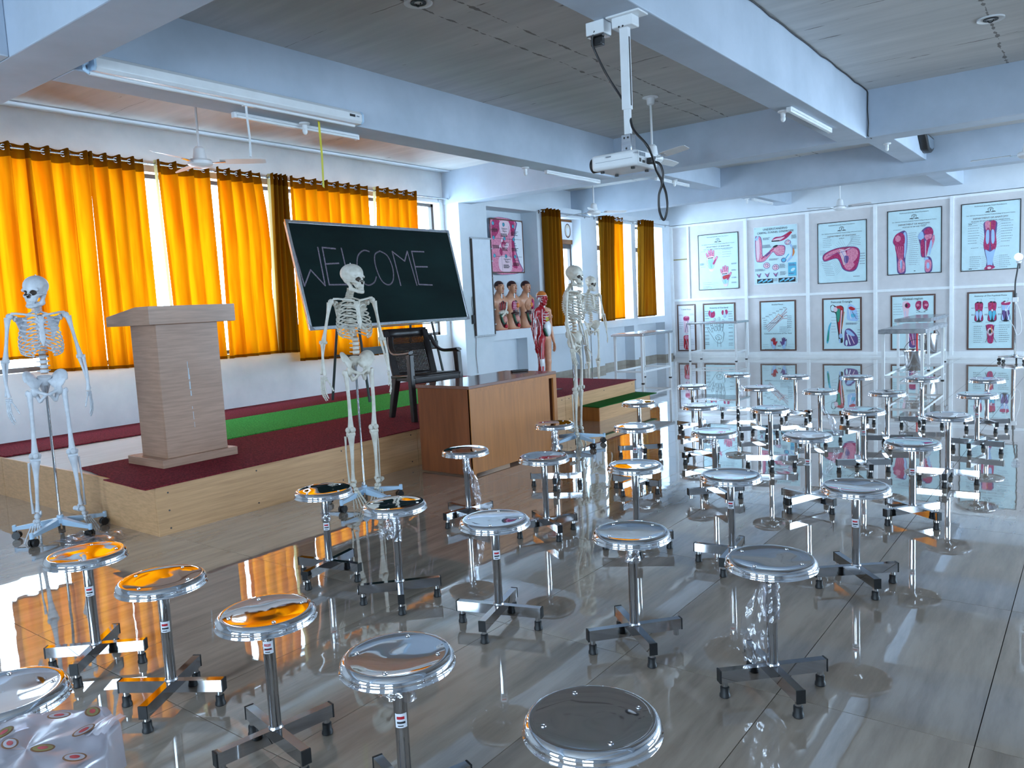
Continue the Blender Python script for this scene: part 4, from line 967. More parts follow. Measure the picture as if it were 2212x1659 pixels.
# ------------------------------------------------------------------ posters (flat prints on boards, each in its frame)
INKS = ['paper','ink','inkg','mag','pink','lpink','red','cyan','lblue','violet','grn','orn','blk','paperw']
class Art:
    """flat print: coloured shapes in (u,v) metres, stacked a hair apart"""
    def __init__(s, W, H): s.W, s.H = W, H; s.mb = MB(); s.z = 0; s.rg = random.Random(int(W*1000+H*777))
    def poly(s, pts, c):
        s.z += .00006; n = len(pts); s.mb.mat(INKS.index(c))
        tri = tessellate_polygon([[Vector((a,b,0)) for a,b in pts]])
        s.mb.add([(a, b, s.z) for a,b in pts], [tuple(t) for t in tri]); return s
    def blob(s, pts, c, n=5, k=1.0, ox=0, oy=0):
        P = [Vector((ox+a*k,oy+b*k)) for a,b in pts]; m = len(P); out = []
        for i in range(m):
            p0,p1,p2,p3 = P[i-1],P[i],P[(i+1)%m],P[(i+2)%m]
            for j in range(n):
                t = j/n; q = .5*((2*p1)+(p2-p0)*t+(2*p0-5*p1+4*p2-p3)*t*t+(3*p1-p0-3*p2+p3)*t**3); out.append((q.x,q.y))
        return s.poly(out, c)
    def ell(s, x, y, a, b, c, n=18, rot=0):
        cr, sr = math.cos(rot), math.sin(rot)
        return s.poly([(x+a*math.cos(2*PI*k/n)*cr-b*math.sin(2*PI*k/n)*sr, y+a*math.cos(2*PI*k/n)*sr+b*math.sin(2*PI*k/n)*cr) for k in range(n)], c)
    def line(s, p, q, w, c):
        d = Vector((q[0]-p[0],q[1]-p[1])); n = Vector((-d.y,d.x)).normalized()*w/2
        return s.poly([(p[0]-n.x,p[1]-n.y),(q[0]-n.x,q[1]-n.y),(q[0]+n.x,q[1]+n.y),(p[0]+n.x,p[1]+n.y)], c)
    def pl(s, pts, w, c):
        for a, b in zip(pts, pts[1:]): s.line(a, b, w, c)
        return s
    def cap(s, p, q, r0, r1, c, n=6):
        d = Vector((q[0]-p[0],q[1]-p[1])); a = math.atan2(d.y,d.x); pts = []
        for k in range(n+1): t = a+PI/2+PI*k/n; pts.append((p[0]+r0*math.cos(t), p[1]+r0*math.sin(t)))
        for k in range(n+1): t = a-PI/2+PI*k/n; pts.append((q[0]+r1*math.cos(t), q[1]+r1*math.sin(t)))
        return s.poly(pts, c)
    def words(s, x, y, w, h, c='inkg', n=4):   # a caption too small to read
        for i in range(n):
            yy = y-i*h*1.7; xx = x
            while xx < x+w*(.7+.3*s.rg.random()):
                l = min(s.rg.uniform(.012,.03), x+w-xx)
                if l < .004: break
                s.poly([(xx,yy),(xx+l,yy),(xx+l,yy+h),(xx,yy+h)], c); xx += l+.006
        return s
    def leaders(s, x0, x1, ys, xt, w, side, c='inkg', tilt=.02):
        for y in ys:
            s.line((x0,y),(x1,y+s.rg.uniform(-tilt,tilt)),.0022,c); s.words(xt,y-.003,w,.006,c,1)
        return s
def hand(A, x, y, k, rot, mir, palm, fing, cuff=None, edge='ink', tip=None):
    c, s_ = math.cos(rot), math.sin(rot)
    def P(a, b): a *= mir*k; b *= k; return (x+a*c-b*s_, y+a*s_+b*c)
    F = [((-.36,.42),(-.52,1.02),.115),((-.13,.52),(-.17,1.32),.125),((.12,.54),(.14,1.42),.13),((.35,.48),(.46,1.26),.12)]
    for grow, cp, cf in ((.03,edge,edge),(0,palm,fing)):
        for a, b, r in F: A.cap(P(*a), P(*b), (r+grow)*k, (r*.8+grow)*k, cf)
        A.cap(P(.38,-.25), P(.86,.42), (.16+grow)*k, (.11+grow)*k, cf)
        A.blob([P(u*(1+grow*1.4),v) for u,v in ((-.42,-.62),(-.5,0),(-.47,.5),(0,.62),(.46,.54),(.54,.0),(.40,-.62))], cp)
        A.cap(P(0,-.6), P(0,-1.05), (.34+grow)*k, (.30+grow)*k, cuff or cp)
    for a, b, r in F:
        for t in (.34,.66): q = (a[0]+(b[0]-a[0])*t, a[1]+(b[1]-a[1])*t); A.line(P(q[0]-r*.8,q[1]), P(q[0]+r*.8,q[1]), .012*k*2, tip or edge)
    return P
SKULLS = None
SER = "Rashtrasant Janardan Swami Foundation's"
COLL = 'Smt. Sakhubai Narayanrao Kathade Medical College & Research Centre'
def poster(label, x0, x1, z0, z1, art, lines, frame='frame', paper='paper', fw=.022, proud=.012, group='anatomy posters on the partition', back=True, plane='y'):
    W, H = x1-x0, z1-z0
    if plane == 'y':
        t = thing('anatomy_poster', label, 'poster', ((x0+x1)/2, 16.665, (z0+z1)/2), 0, group); t.rotation_euler = (PI/2,0,0)
    else:
        t = thing('anatomy_poster', label, 'poster', (-8.155,(x0+x1)/2,(z0+z1)/2), 0, group); t.rotation_euler = (PI/2,0,PI/2)
    # local: x right, y up, z towards the viewer
    MB().box((-W/2+.004,-H/2+.004,0),(W/2-.004,H/2-.004,proud-.004)).obj('print_sheet', M[paper], t, smooth=0)
    if fw:
        for a, b in (((-W/2,-H/2),(W/2,-H/2+fw)),((-W/2,H/2-fw),(W/2,H/2)),((-W/2,-H/2+fw),(-W/2+fw,H/2-fw)),((W/2-fw,-H/2+fw),(W/2,H/2-fw))):
            MB().box((a[0],a[1],0),(b[0],b[1],proud)).obj('frame_bar', M[frame], t, smooth=0)
        if frame == 'frame':   # lighter outer lip of the dark frames
            pass
    A = Art(W, H); art(A)
    o = A.mb.obj('print', [M[k] for k in INKS], t, smooth=0, loc=(0,0,proud-.0035)); tag(o, kind='stuff')
    for s_, u, v, size, mt in lines: text('lettering', s_, size, M[mt], t, (u,v,proud+.004), (0,0,0))
    for sx in (-1,1):
        for sy in (-1,1): MB().lathe([(.008,0),(.006,.004),(0,.005)], 8, (sx*(W/2-.03),sy*(H/2-.03),proud-.003), caps=False).obj('pin', M['steel'], t)
    return t
def head(H, sub, W, big=.030):
    return [(SER,0,H/2-.065,.030,'ink'),(COLL,0,H/2-.225,.026*W/.93,'ink'),('DEPARTMENT OF ANATOMY',0,H/2-.285,.042,'frameb'),(sub,0,H/2-.335,big,'ink')]
def emblem(A):
    y = A.H/2-.145
    A.ell(0,y,.040,.040,'ink'); A.ell(0,y,.034,.034,'paper'); A.cap((-.004,y-.02),(.0,y+.02),.006,.004,'ink'); A.ell(.004,y+.014,.014,.012,'ink'); A.ell(.004,y+.014,.008,.007,'paper')
    for s_ in (-1,1):
        A.blob([(s_*.012,y-.045),(s_*.05,y-.022),(s_*.085,y-.04),(s_*.05,y-.040)],'ink')
    for k in range(9):
        a = PI*(.1+.8*k/8); A.line((.042*math.cos(a),y+.042*math.sin(a)),(.052*math.cos(a),y+.052*math.sin(a)),.006,'ink')
def p1(A):
    emblem(A)
    for (x, y, k, m) in ((-.17,.02,.17,1),(.15,-.34,.16,1)):
        P = hand(A,x,y,k,.06,m,'lpink','pink','lpink','violet','red')
        A.blob([P(*q) for q in ((-.40,-.55),(-.42,.15),(-.1,.3),(.3,.25),(.42,-.2),(.3,-.95),(-.28,-.95))],'lblue')
        for q in (-.3,-.1,.1,.28): A.pl([P(0,-.9),P(q*.6,-.2),P(q,.4)],.005,'cyan'); A.ell(*P(q,.42),.014,.012,'ink')
        A.cap(P(.35,-.35),P(.62,.1),.022,.015,'mag')
    A.blob([(.10,-.33),(.24,-.30),(.23,-.36),(.12,-.40)],'red')
    A.leaders(.0,.08,(.10,.15,.20,.255),.10,.22,1); A.leaders(-.33,-.30,(-.10,.24),-.40,.12,-1); A.leaders(-.12,.0,(-.45,-.49,-.53,-.56,-.58),-.36,.24,-1)
    for y in (-.06,-.2,-.36,-.47): A.words(.30,y,.12,.006,'inkg',3)
    A.words(-.42,-.02,.10,.006,'inkg',5)
def p2(A):
    A.blob([(-.43,.38),(-.38,.42),(-.31,.40),(-.28,.25),(-.275,.02),(-.22,-.02),(-.12,.10),(-.03,.18),(.09,.20),(.20,.17),(.20,.05),(.16,-.02),(.03,-.02),(-.05,.06),(-.14,-.03),(-.24,-.12),(-.36,-.13),(-.42,-.06)],'violet')
    A.blob([(-.42,.37),(-.37,.41),(-.32,.39),(-.29,.25),(-.285,.01),(-.22,-.03),(-.12,.09),(-.03,.17),(.09,.19),(.185,.16),(.19,.05),(.15,-.01),(.03,-.01),(-.05,.07),(-.14,-.02),(-.24,-.11),(-.36,-.12),(-.41,-.06)],'pink')
    A.blob([(-.41,.32),(-.35,.36),(-.335,.1),(-.36,-.08),(-.40,-.02)],'lpink'); A.cap((-.40,.36),(-.37,.40),.03,.02,'lblue')
    A.pl([(-.30,-.06),(-.15,.06),(-.02,.14)],.020,'mag'); A.cap((-.2,.0),(-.12,.06),.02,.02,'violet'); A.ell(-.0,.18,.055,.022,'ink',rot=.3)
    for k in range(4): A.pl([(-.03,.13-.01*k),(.08,.13-.035*k),(.18,.13-.05*k)],.008,'lpink')
    A.blob([(-.07,.31),(.0,.37),(.14,.38),(.30,.46),(.34,.43),(.24,.33),(.12,.28),(-.04,.28)],'mag'); A.blob([(-.06,.31),(.02,.34),(.1,.35),(.2,.36),(.1,.30),(-.03,.29)],'lpink'); A.cap((-.07,.29),(.08,.29),.012,.012,'ink'); A.cap((.27,.41),(.33,.44),.02,.02,'red')
    A.ell(.26,.24,.065,.055,'violet'); A.ell(.26,.24,.054,.045,'lpink')
    for k in range(7): A.ell(.26+.035*math.cos(k),.24+.028*math.sin(k),.010,.009,('cyan','mag','grn')[k%3])
    A.blob([(.30,.18),(.34,.10),(.33,-.02),(.24,-.14),(.26,-.16),(.36,-.06),(.38,.06),(.34,.19)],'lblue'); A.blob([(.36,.14),(.40,.03),(.35,-.06),(.36,.03)],'orn'); A.ell(.17,-.12,.055,.05,'violet'); A.ell(.17,-.12,.04,.036,'cyan'); A.pl([(.20,-.10),(.28,.0)],.02,'cyan')
    for (x, y) in ((-.19,-.21),(.0,-.26)): A.ell(x,y,.072,.066,'violet'); A.ell(x,y,.062,.056,'lpink'); [A.ell(x+.03*math.cos(k*1.3),y+.03*math.sin(k*1.3),.012,.011,('pink','mag','violet')[k%3]) for k in range(6)]
    A.poly([(.26,-.46),(.43,-.46),(.43,-.18),(.26,-.18)],'cyan'); A.words(.275,-.21,.14,.006,'violet',5); A.ell(.36,-.33,.05,.03,'paper',rot=.5); A.words(.275,-.40,.14,.006,'violet',3)
    for x in (-.36,-.18,.0): A.blob([(x-.05,-.37),(x,-.40),(x+.05,-.36),(x+.03,-.41),(x+.01,-.46),(x-.02,-.43)],'violet'); A.blob([(x-.03,-.38),(x,-.41),(x+.03,-.38),(x+.0,-.43)],'pink')
    for x0, x1 in ((-.40,-.06),(.06,.41)):
        A.poly([(x0,-.58),(x1,-.58),(x1,-.49),(x0,-.49)],'blk')
        for k in range(3): xx = x0+.06+.1*k; A.cap((xx-.03,-.555),(xx+.05,-.515),.013,.018,'cyan'); A.ell(xx+.05,-.515,.02,.014,'lblue')
    for x, y, w_, n in ((-.26,.37,.16,5),(-.27,.22,.20,7),(.20,.42,.0,0),(.34,.38,.10,8),(.36,.16,.08,8),(-.13,-.08,.2,4),(-.43,-.28,.22,5),(.09,-.20,.12,9),(.10,-.36,.12,8),(-.05,-.50,.09,6)):
        if n: A.words(x,y,w_,.006,'inkg',n)
def p3(A):
    emblem(A)
    A.blob([(-.36,-.03),(-.2,.06),(.0,.10),(.25,.09),(.34,.0),(.33,-.18),(.27,-.36),(.15,-.40),(.02,-.34),(-.05,-.18),(-.12,-.12),(-.34,-.16)],'violet')
    A.blob([(-.35,-.04),(-.2,.05),(.0,.09),(.24,.08),(.33,.0),(.32,-.18),(.26,-.34),(.15,-.38),(.03,-.32),(-.04,-.17),(-.12,-.11),(-.33,-.15)],'mag')
    A.blob([(-.33,-.05),(-.2,.03),(.0,.07),(.05,.04),(-.1,.0),(-.32,-.13)],'pink'); A.blob([(.12,.06),(.24,.06),(.31,-.03),(.26,-.17),(.16,-.22),(.10,-.10)],'pink'); A.blob([(.05,-.20),(.15,-.18),(.24,-.26),(.15,-.36),(.06,-.31)],'pink')
    A.blob([(-.04,.02),(.06,.02),(.09,-.08),(.07,-.22),(.04,-.26),(.0,-.14)],'lpink'); A.blob([(.05,-.08),(.13,-.1),(.11,-.22),(.05,-.2)],'violet')
    for k in range(5): A.pl([(-.08+.02*k,.03),(.0+.015*k,-.1),(.03+.012*k,-.25)],.006,('lblue','orn','lpink','violet','lblue')[k])
    A.pl([(-.3,-.06),(.0,.0),(.2,.07)],.008,'violet'); A.pl([(-.05,.06),(.05,.03),(.15,.07)],.02,'lpink')
    for k in range(9): x = -.30+.012*k; y = -.17-.035*k; A.line((-.12+.02*k,-.14-.018*k),(x+.10,y),.002,'inkg'); A.words(x-.10,y,.19,.006,'inkg',1)
    for k in range(6): y = .12+.035*k; A.line((-.05+.03*k,.06),(-.16+.03*k,y),.002,'inkg'); A.words(-.36,y,.17,.006,'inkg',1); A.line((.04+.02*k,.07),(.12+.02*k,y),.002,'inkg'); A.words(.17,y,.19,.006,'inkg',1)
    for k in range(5): A.words(-.42,.05-.02*k,.12,.006,'inkg',1); A.words(.34,-.05-.05*k,.1,.006,'inkg',2)
    A.words(.22,-.50,.12,.008,'ink',1)
def p4(A):
    emblem(A)
    A.blob([(-.33,.14),(-.25,.20),(-.16,.22),(-.12,.13),(-.12,-.1),(-.15,-.33),(-.15,-.58),(-.28,-.58),(-.30,-.38),(-.32,-.1),(-.37,.02)],'violet')
    A.blob([(-.16,.20),(-.13,.13),(-.13,-.1),(-.16,-.3),(-.19,-.1),(-.2,.1)],'lblue')
    A.blob([(-.36,.05),(-.32,.15),(-.24,.19),(-.17,.14),(-.16,.0),(-.21,-.07),(-.33,-.04)],'mag'); A.ell(-.28,.08,.05,.06,'pink')
    A.blob([(-.33,-.05),(-.21,-.07),(-.17,-.05),(-.18,-.28),(-.22,-.36),(-.28,-.3)],'mag')
    for k in range(4): A.pl([(-.31+.035*k,-.07),(-.28+.025*k,-.2),(-.26+.02*k,-.33)],.008,'pink')
    A.blob([(-.28,-.38),(-.24,-.30),(-.20,-.33),(-.16,-.4),(-.17,-.55),(-.26,-.56)],'pink'); A.blob([(-.24,-.36),(-.21,-.34),(-.20,-.45),(-.23,-.5)],'lblue'); A.pl([(-.21,-.36),(-.21,-.56)],.01,'violet')
    A.blob([(.10,.14),(.18,.24),(.28,.25),(.33,.15),(.30,.02),(.26,-.1),(.20,-.3),(.19,-.58),(.30,-.58),(.31,-.40),(.26,-.3),(.13,-.3),(.11,-.1),(.08,.05)],'violet')
    A.blob([(.17,.16),(.22,.23),(.30,.22),(.32,.12),(.24,.08)],'mag'); A.blob([(.18,.10),(.30,.11),(.29,.04),(.22,.0)],'pink'); A.blob([(.08,.13),(.14,.18),(.17,.08),(.14,.02),(.07,.05)],'lblue')
    A.blob([(.12,.0),(.17,.02),(.18,-.25),(.15,-.3),(.12,-.2)],'mag'); A.blob([(.22,.0),(.28,.02),(.25,-.12),(.21,-.3),(.19,-.2)],'mag'); A.pl([(.20,.0),(.20,-.3)],.014,'lpink'); A.blob([(.33,.10),(.35,.0),(.28,-.2),(.27,-.1)],'pink'); A.blob([(.28,.0),(.31,-.06),(.27,-.28),(.25,-.2)],'lblue')
    A.ell(.21,-.34,.04,.03,'lblue'); A.blob([(.19,-.38),(.27,-.36),(.30,-.45),(.27,-.57),(.20,-.57)],'pink'); A.ell(.24,-.47,.025,.06,'lblue')
    for k in range(17): y = .16-.037*k; A.line((-.12,y),(-.08,y+.004),.002,'inkg'); A.words(-.08,y,.15,.006,'inkg',1); A.line((.07,y),(.10,y-.01),.002,'inkg')
    A.words(.0,-.56,.04,.012,'ink',1); A.words(-.36,.24,.14,.007,'inkg',1); A.words(.12,.30,.1,.007,'inkg',1)
def p5(A):
    emblem(A)
    A.blob([(-.09,.26),(.09,.26),(.10,.12),(.09,.0),(.10,-.15),(.07,-.30),(.045,-.45),(.06,-.58),(-.06,-.58),(-.05,-.45),(-.08,-.3),(-.105,-.15),(-.09,.0),(-.10,.12)],'violet')
    A.blob([(-.08,.26),(-.01,.26),(-.02,.1),(-.07,.12)],'pink'); A.blob([(.01,.26),(.08,.26),(.07,.12),(.02,.1)],'mag'); A.pl([(0,.26),(0,.1)],.012,'orn')
    for s_ in (-1,1):
        A.blob([(s_*.015,.12),(s_*.06,.12),(s_*.095,-.05),(s_*.095,-.2),(s_*.05,-.26),(s_*.012,-.2)],'mag'); A.blob([(s_*.02,.10),(s_*.06,.09),(s_*.07,-.06),(s_*.05,-.14),(s_*.02,-.1)],'lblue')
    A.blob([(-.075,-.24),(0,-.28),(.075,-.24),(.05,-.4),(.03,-.55),(-.03,-.55),(-.05,-.4)],'lblue')
    A.blob([(-.09,-.58),(-.03,-.52),(.04,-.53),(.08,-.56),(.03,-.595),(-.06,-.6)],'mag'); A.ell(-.01,-.57,.03,.022,'lpink')
    for s_ in (-1,1):
        for k in range(9): y = .25-.045*k; A.line((s_*.10,y-.05),(s_*.16,y),.002,'inkg'); A.words(.17 if s_ > 0 else -.35,y,.18,.007,'inkg',1)
        for k in range(7): y = -.36-.035*k; A.line((s_*.06,y-.02),(s_*.13,y),.002,'inkg'); A.words(.14 if s_ > 0 else -.32,y,.18,.007,'inkg',1)
        A.line((s_*.08,-.21),(s_*.15,-.2),.002,'inkg'); A.words(.16 if s_ > 0 else -.3,-.2,.14,.007,'inkg',1)
    A.words(-.34,.23,.05,.010,'ink',1); A.words(-.33,-.58,.05,.014,'ink',1)
def p6(A):
    A.blob([(-.07,.25),(.07,.25),(.06,.1),(.05,-.1),(-.06,-.1),(-.07,.1)],'lpink'); A.blob([(-.065,.25),(.06,.25),(.05,.17),(-.06,.17)],'mag'); A.pl([(-.04,-.1),(0,.08),(.04,.16)],.012,'violet'); A.pl([(0,.08),(.03,-.1)],.012,'inkg'); A.ell(.0,.255,.06,.018,'pink')
    A.blob([(-.07,-.18),(.06,-.18),(.07,-.3),(.06,-.48),(-.07,-.48),(-.08,-.3)],'red'); A.ell(-.01,-.22,.05,.05,'pink'); A.pl([(-.05,-.48),(-.01,-.28),(.03,-.48)],.014,'lpink'); A.cap((-.02,-.3),(-.03,-.38),.012,.006,'ink')
    for y in (.28,.30,.12,.08,.02,-.02,-.28,-.32,-.36,-.40): A.words(-.185,y,.10,.006,'inkg',1); A.words(.09,y+.01,.09,.006,'inkg',1)
    A.words(-.03,-.14,.09,.006,'ink',1)
def p7(A):
    P = hand(A,-.17,.30,.05,PI,1,'cyan','cyan','cyan','inkg'); A.blob([(-.25,.30),(-.22,.38),(-.17,.33),(-.11,.36),(-.09,.28),(-.12,.22),(-.2,.22)],'mag'); A.pl([(-.2,.35),(-.2,.2)],.006,'lblue')
    P = hand(A,.13,.28,.05,PI,-1,'lblue','lblue','lblue','inkg'); A.ell(.09,.32,.03,.055,'mag'); A.ell(.17,.33,.035,.055,'mag'); [A.pl([(.13,.40),(.13+.02*k,.22)],.006,'paper') for k in (-2,-1,0,1,2)]
    F = [(-.14,.04,-.20,.22),(-.075,.06,-.10,.30),(-.01,.07,.0,.32),(.05,.05,.09,.27)]
    for grow, c in ((.006,'ink'),(0,'paper')):
        for a,b,c_,d in F: A.cap((a,b-.12),(c_,d-.12),.022+grow,.016+grow,c)
        A.cap((-.10,-.26),(-.26,-.03),.026+grow,.016+grow,c); A.blob([(-.16-grow,-.1),(.08+grow,-.1),(.09+grow,-.22),(.05,-.34-grow),(-.06,-.34-grow),(-.13-grow,-.24)],c)
    for a,b,c_,d in F: 
        A.pl([(a,b-.18),(c_,d-.13)],.004,'inkg'); [A.ell(a+(c_-a)*t,b-.12+(d-b)*t,.018,.008,'inkg') for t in (.3,.65)]
    A.ell(-.02,-.23,.08,.06,'ink'); A.ell(-.02,-.23,.073,.053,'paper'); A.ell(-.04,-.25,.04,.04,'ink'); A.ell(-.04,-.25,.034,.034,'paper'); A.pl([(-.05,-.3),(-.05,-.44)],.006,'inkg'); A.pl([(.02,-.3),(.03,-.44)],.006,'inkg')
    for y in (.36,.31,.26,.2,.06,.0,-.1,-.18,-.26,-.34,-.38): A.words(-.33,y,.10,.006,'inkg',2); A.words(.22,y-.02,.10,.006,'inkg',2)
def p8(A):
    for k in range(4): A.pl([(-.26+.02*k,-.02+.0-.035*k),(-.05,.16-.045*k),(.10,.24-.03*k),(.2,.36-.07*k)],.016,'ink'); A.pl([(-.26+.02*k,-.02-.035*k),(-.05,.16-.045*k),(.10,.24-.03*k),(.2,.36-.07*k)],.009,'lpink')
    A.pl([(-.08,.12),(.02,.25),(.12,.16)],.008,'orn'); A.pl([(-.18,.06),(-.02,.06),(.12,.22)],.008,'ink')
    for k in range(7): A.line((-.15+.05*k,.05+.02*k),(-.26+.07*k,.16+.035*k),.002,'inkg'); A.words(-.33+.075*k,.17+.035*k,.07,.006,'inkg',2); A.words(.20,.20-.04*k,.10,.006,'inkg',2)
    for k in range(5): A.words(.04,-.03-.025*k,.24,.006,'inkg',1)
    for k in range(5): A.words(-.30,.12-.045*k,.07,.006,'inkg',2)
    P = hand(A,-.09,-.38,.085,.05,1,'red','red','lblue','ink'); A.blob([P(*q) for q in ((-.5,.5),(-.2,.5),(-.15,-.6),(-.42,-.6))],'lblue')
    P = hand(A,.13,-.38,.085,-.05,-1,'violet','violet','lblue','ink'); A.blob([P(*q) for q in ((-.5,.5),(-.2,.5),(-.15,-.6),(-.42,-.6))],'lblue')
    for x in (-.32,.22): 
        for y in (-.40,-.44,-.47): A.line((x,y),(x+.13,y),.003,'inkg')
    A.words(.0,-.43,.06,.008,'frame' if False else 'ink',2); [A.words(-.28+.2*k,-.505,.15,.006,'ink',1) for k in range(3)]
def p9(A):
    A.blob([(-.22,.36),(-.17,.40),(-.10,.36),(-.02,.38),(.04,.32),(.02,.1),(.0,-.15),(.02,-.36),(-.05,-.36),(-.07,-.2),(-.10,.05),(-.12,.22),(-.2,.26)],'ink')
    A.blob([(-.21,.35),(-.17,.39),(-.13,.33),(-.15,.27),(-.2,.28)],'paper'); A.blob([(-.11,.35),(-.03,.37),(.03,.31),(.0,.1),(-.04,-.2),(-.07,.0),(-.09,.2)],'red'); A.blob([(-.10,.28),(-.03,.30),(-.04,.1),(-.08,.05)],'grn'); A.pl([(0,.28),(-.03,-.2)],.022,'lpink'); A.pl([(.05,.25),(.0,-.1)],.012,'orn'); A.ell(-.02,-.24,.035,.05,'lblue'); A.ell(-.12,.3,.04,.05,'lpink'); A.pl([(-.04,-.3),(-.04,-.38)],.03,'lblue')
    A.blob([(-.30,-.36),(-.27,-.1),(-.24,.0),(-.20,.04),(-.23,-.1),(-.26,-.36)],'cyan'); A.blob([(-.29,-.34),(-.26,-.1),(-.25,-.3)],'grn')
    A.blob([(.12,.36),(.17,.40),(.26,.33),(.3,.2),(.30,.06),(.12,.08),(.10,.2)],'lblue'); A.blob([(.13,.32),(.18,.35),(.26,.30),(.2,.27)],'red'); A.ell(.22,.17,.05,.04,'cyan'); A.pl([(.14,.3),(.18,.1)],.014,'paperw'); A.pl([(.2,.25),(.28,.1)],.01,'violet')
    A.blob([(.07,-.12),(.17,-.10),(.30,-.26),(.28,-.42),(.06,-.44),(.05,-.28)],'violet'); A.blob([(.08,-.13),(.15,-.13),(.25,-.24),(.13,-.22)],'lblue'); A.pl([(.10,-.2),(.16,-.42)],.02,'paperw'); A.pl([(.16,-.22),(.24,-.40)],.014,'lpink'); A.ell(.09,-.38,.022,.06,'paper')
    for k in range(6): A.words(-.20,.14-.06*k,.10,.006,'inkg',1); A.words(.30,-.12-.05*k,.06,.006,'inkg',2); A.words(.27,.3-.05*k,.07,.006,'inkg',1)
    A.words(.08,.02,.26,.006,'inkg',4)
def p10(A):
    A.blob([(-.17,.40),(-.08,.41),(-.06,.30),(-.08,.1),(-.09,.05),(-.14,.05),(-.16,.2),(-.18,.3)],'lpink'); A.ell(-.09,.33,.05,.055,'mag'); A.ell(-.11,.33,.02,.035,'ink'); A.pl([(-.13,.22),(-.12,.06)],.008,'lblue')
    for s_ in (-1,1): A.blob([(.16+s_*.015,.40),(.16+s_*.09,.40),(.16+s_*.115,.32),(.16+s_*.08,.24),(.16+s_*.02,.27)],'mag'); A.pl([(.16+s_*.02,.38),(.16+s_*.08,.26)],.01,'ink'); A.ell(.16+s_*.07,.33,.03,.025,'pink'); A.pl([(.16+s_*.10,.24),(.16+s_*.03,.2)],.01,'ink')
    A.words(.06,.19,.16,.006,'ink',1)
    A.blob([(-.06,-.06),(.08,-.06),(.10,-.2),(.06,-.46),(-.06,-.46),(-.10,-.2)],'violet'); A.blob([(-.05,-.07),(.06,-.07),(.07,-.16),(-.06,-.16)],'mag'); [A.pl([(-.07+.03*k,-.2),(.0+.01*k,-.44)],.012,('pink','mag','lpink','pink')[k]) for k in range(4)]
    for k in range(10): A.words(-.34,.36-.05*k if k < 5 else -.02-.04*(k-5),.16,.006,'inkg',1); A.words(.14,-.02-.045*k,.16,.006,'inkg',1)
def p11(A):
    for i, (x, top, low) in enumerate(((-.18,'mag','lblue'),(.03,'mag','cyan'),(.24,'lblue','violet'))):
        A.blob([(x-.06,.33),(x+.06,.33),(x+.055,.18),(x+.065,.0),(x-.065,.0),(x-.055,.18)],'ink')
        A.blob([(x-.055,.33),(x+.055,.33),(x+.05,.18),(x-.05,.18)],top)
        A.pl([(x,.33),(x,.2)],.012,'red' if i < 2 else 'lpink'); A.ell(x+.0,.19,.014,.02,'grn' if i == 0 else 'paperw')
        for s_ in (-1,1): A.blob([(x+s_*.005,.16),(x+s_*.05,.17),(x+s_*.055,.02),(x+s_*.015,.02)],low); A.blob([(x+s_*.05,.1),(x+s_*.06,.1),(x+s_*.06,.01),(x+s_*.03,.01)],'mag' if i < 2 else 'lblue')
        A.ell(x-.02,.34,.02,.014,'ink'); A.ell(x+.03,.335,.022,.014,'ink')
        if i == 2: A.blob([(x-.06,.33),(x+.06,.33),(x+.058,.28),(x-.058,.28)],'mag')
        A.words(x-.12,.24,.05,.006,'inkg',2); A.words(x-.12,.12,.05,.006,'inkg',3); A.words(x-.1,-.03,.16,.006,'inkg',1); A.pl([(x-.05,.40),(x+.04,.40),(x+.03,.34)],.003,'inkg')
    A.blob([(-.06,-.08),(.05,-.08),(.06,-.2),(.045,-.4),(-.03,-.4),(-.045,-.28),(-.05,-.2)],'mag'); A.blob([(-.05,-.2),(.0,-.13),(.06,-.2),(.0,-.28)],'lpink'); A.pl([(-.07,-.08),(-.02,-.25),(-.07,-.40)],.006,'ink'); A.pl([(.07,-.08),(.03,-.25),(.10,-.40)],.006,'ink'); A.ell(.0,-.2,.02,.04,'ink'); A.pl([(.0,-.26),(.005,-.4)],.008,'violet'); A.pl([(.02,-.1),(.03,-.22)],.014,'orn')
    for k in range(9): A.words(-.26,-.10-.037*k,.14,.006,'ink',1); A.words(.14,-.09-.037*k,.16,.006,'ink',1); A.line((-.12,-.10-.037*k),(-.05,-.11-.033*k),.002,'inkg'); A.line((.05,-.10-.035*k),(.14,-.09-.037*k),.002,'inkg')
H_ = lambda a, b: b-a
poster('tall poster of two open hands, first tall one on the partition',-7.26,-6.33,1.51,2.735,p1,head(1.225,'WRIST AND HAND: SUPERFICIAL PALMAR DISSECTIONS',.93,.027),fw=.014)
poster('tall UNDERSTANDING CARPAL TUNNEL SYNDROME poster with a pink forearm',-5.99,-5.07,1.56,2.78,p2,[('UNDERSTANDING',0,.545,.062,'ink'),('CARPAL TUNNEL SYNDROME',0,.475,.058,'ink')],'paperw',fw=.008)
poster('tall poster of a magenta shoulder muscle titled AXILLA',-4.67,-3.73,1.51,2.73,p3,head(1.22,'AXILLA',.94),fw=.014)
poster('tall poster of the hip and thigh muscles, two red thighs',-3.36,-2.42,1.60,2.83,p4,head(1.23,'MUSCLES OF HIP AND THIGH',.94),fw=.016)
poster('tall poster of one lower leg seen from behind, at the far right',-2.11,-1.18,1.59,2.82,p5,head(1.23,'MUSCLES OF LEG (SUPERFICIAL DISSECTION)',.93),fw=.016)
poster('narrow low Cubital Fossa poster beside the left window wall',-7.81,-7.36,.14,1.21,p6,[('Cubital Fossa',0,.42,.045,'ink')],'frameb','paperw',.03)
poster('low poster titled Anatomy of The Hand behind the white table',-7.18,-6.43,.14,1.21,p7,[('Anatomy of The Hand',0,.43,.048,'ink')],'frameb',fw=.03)
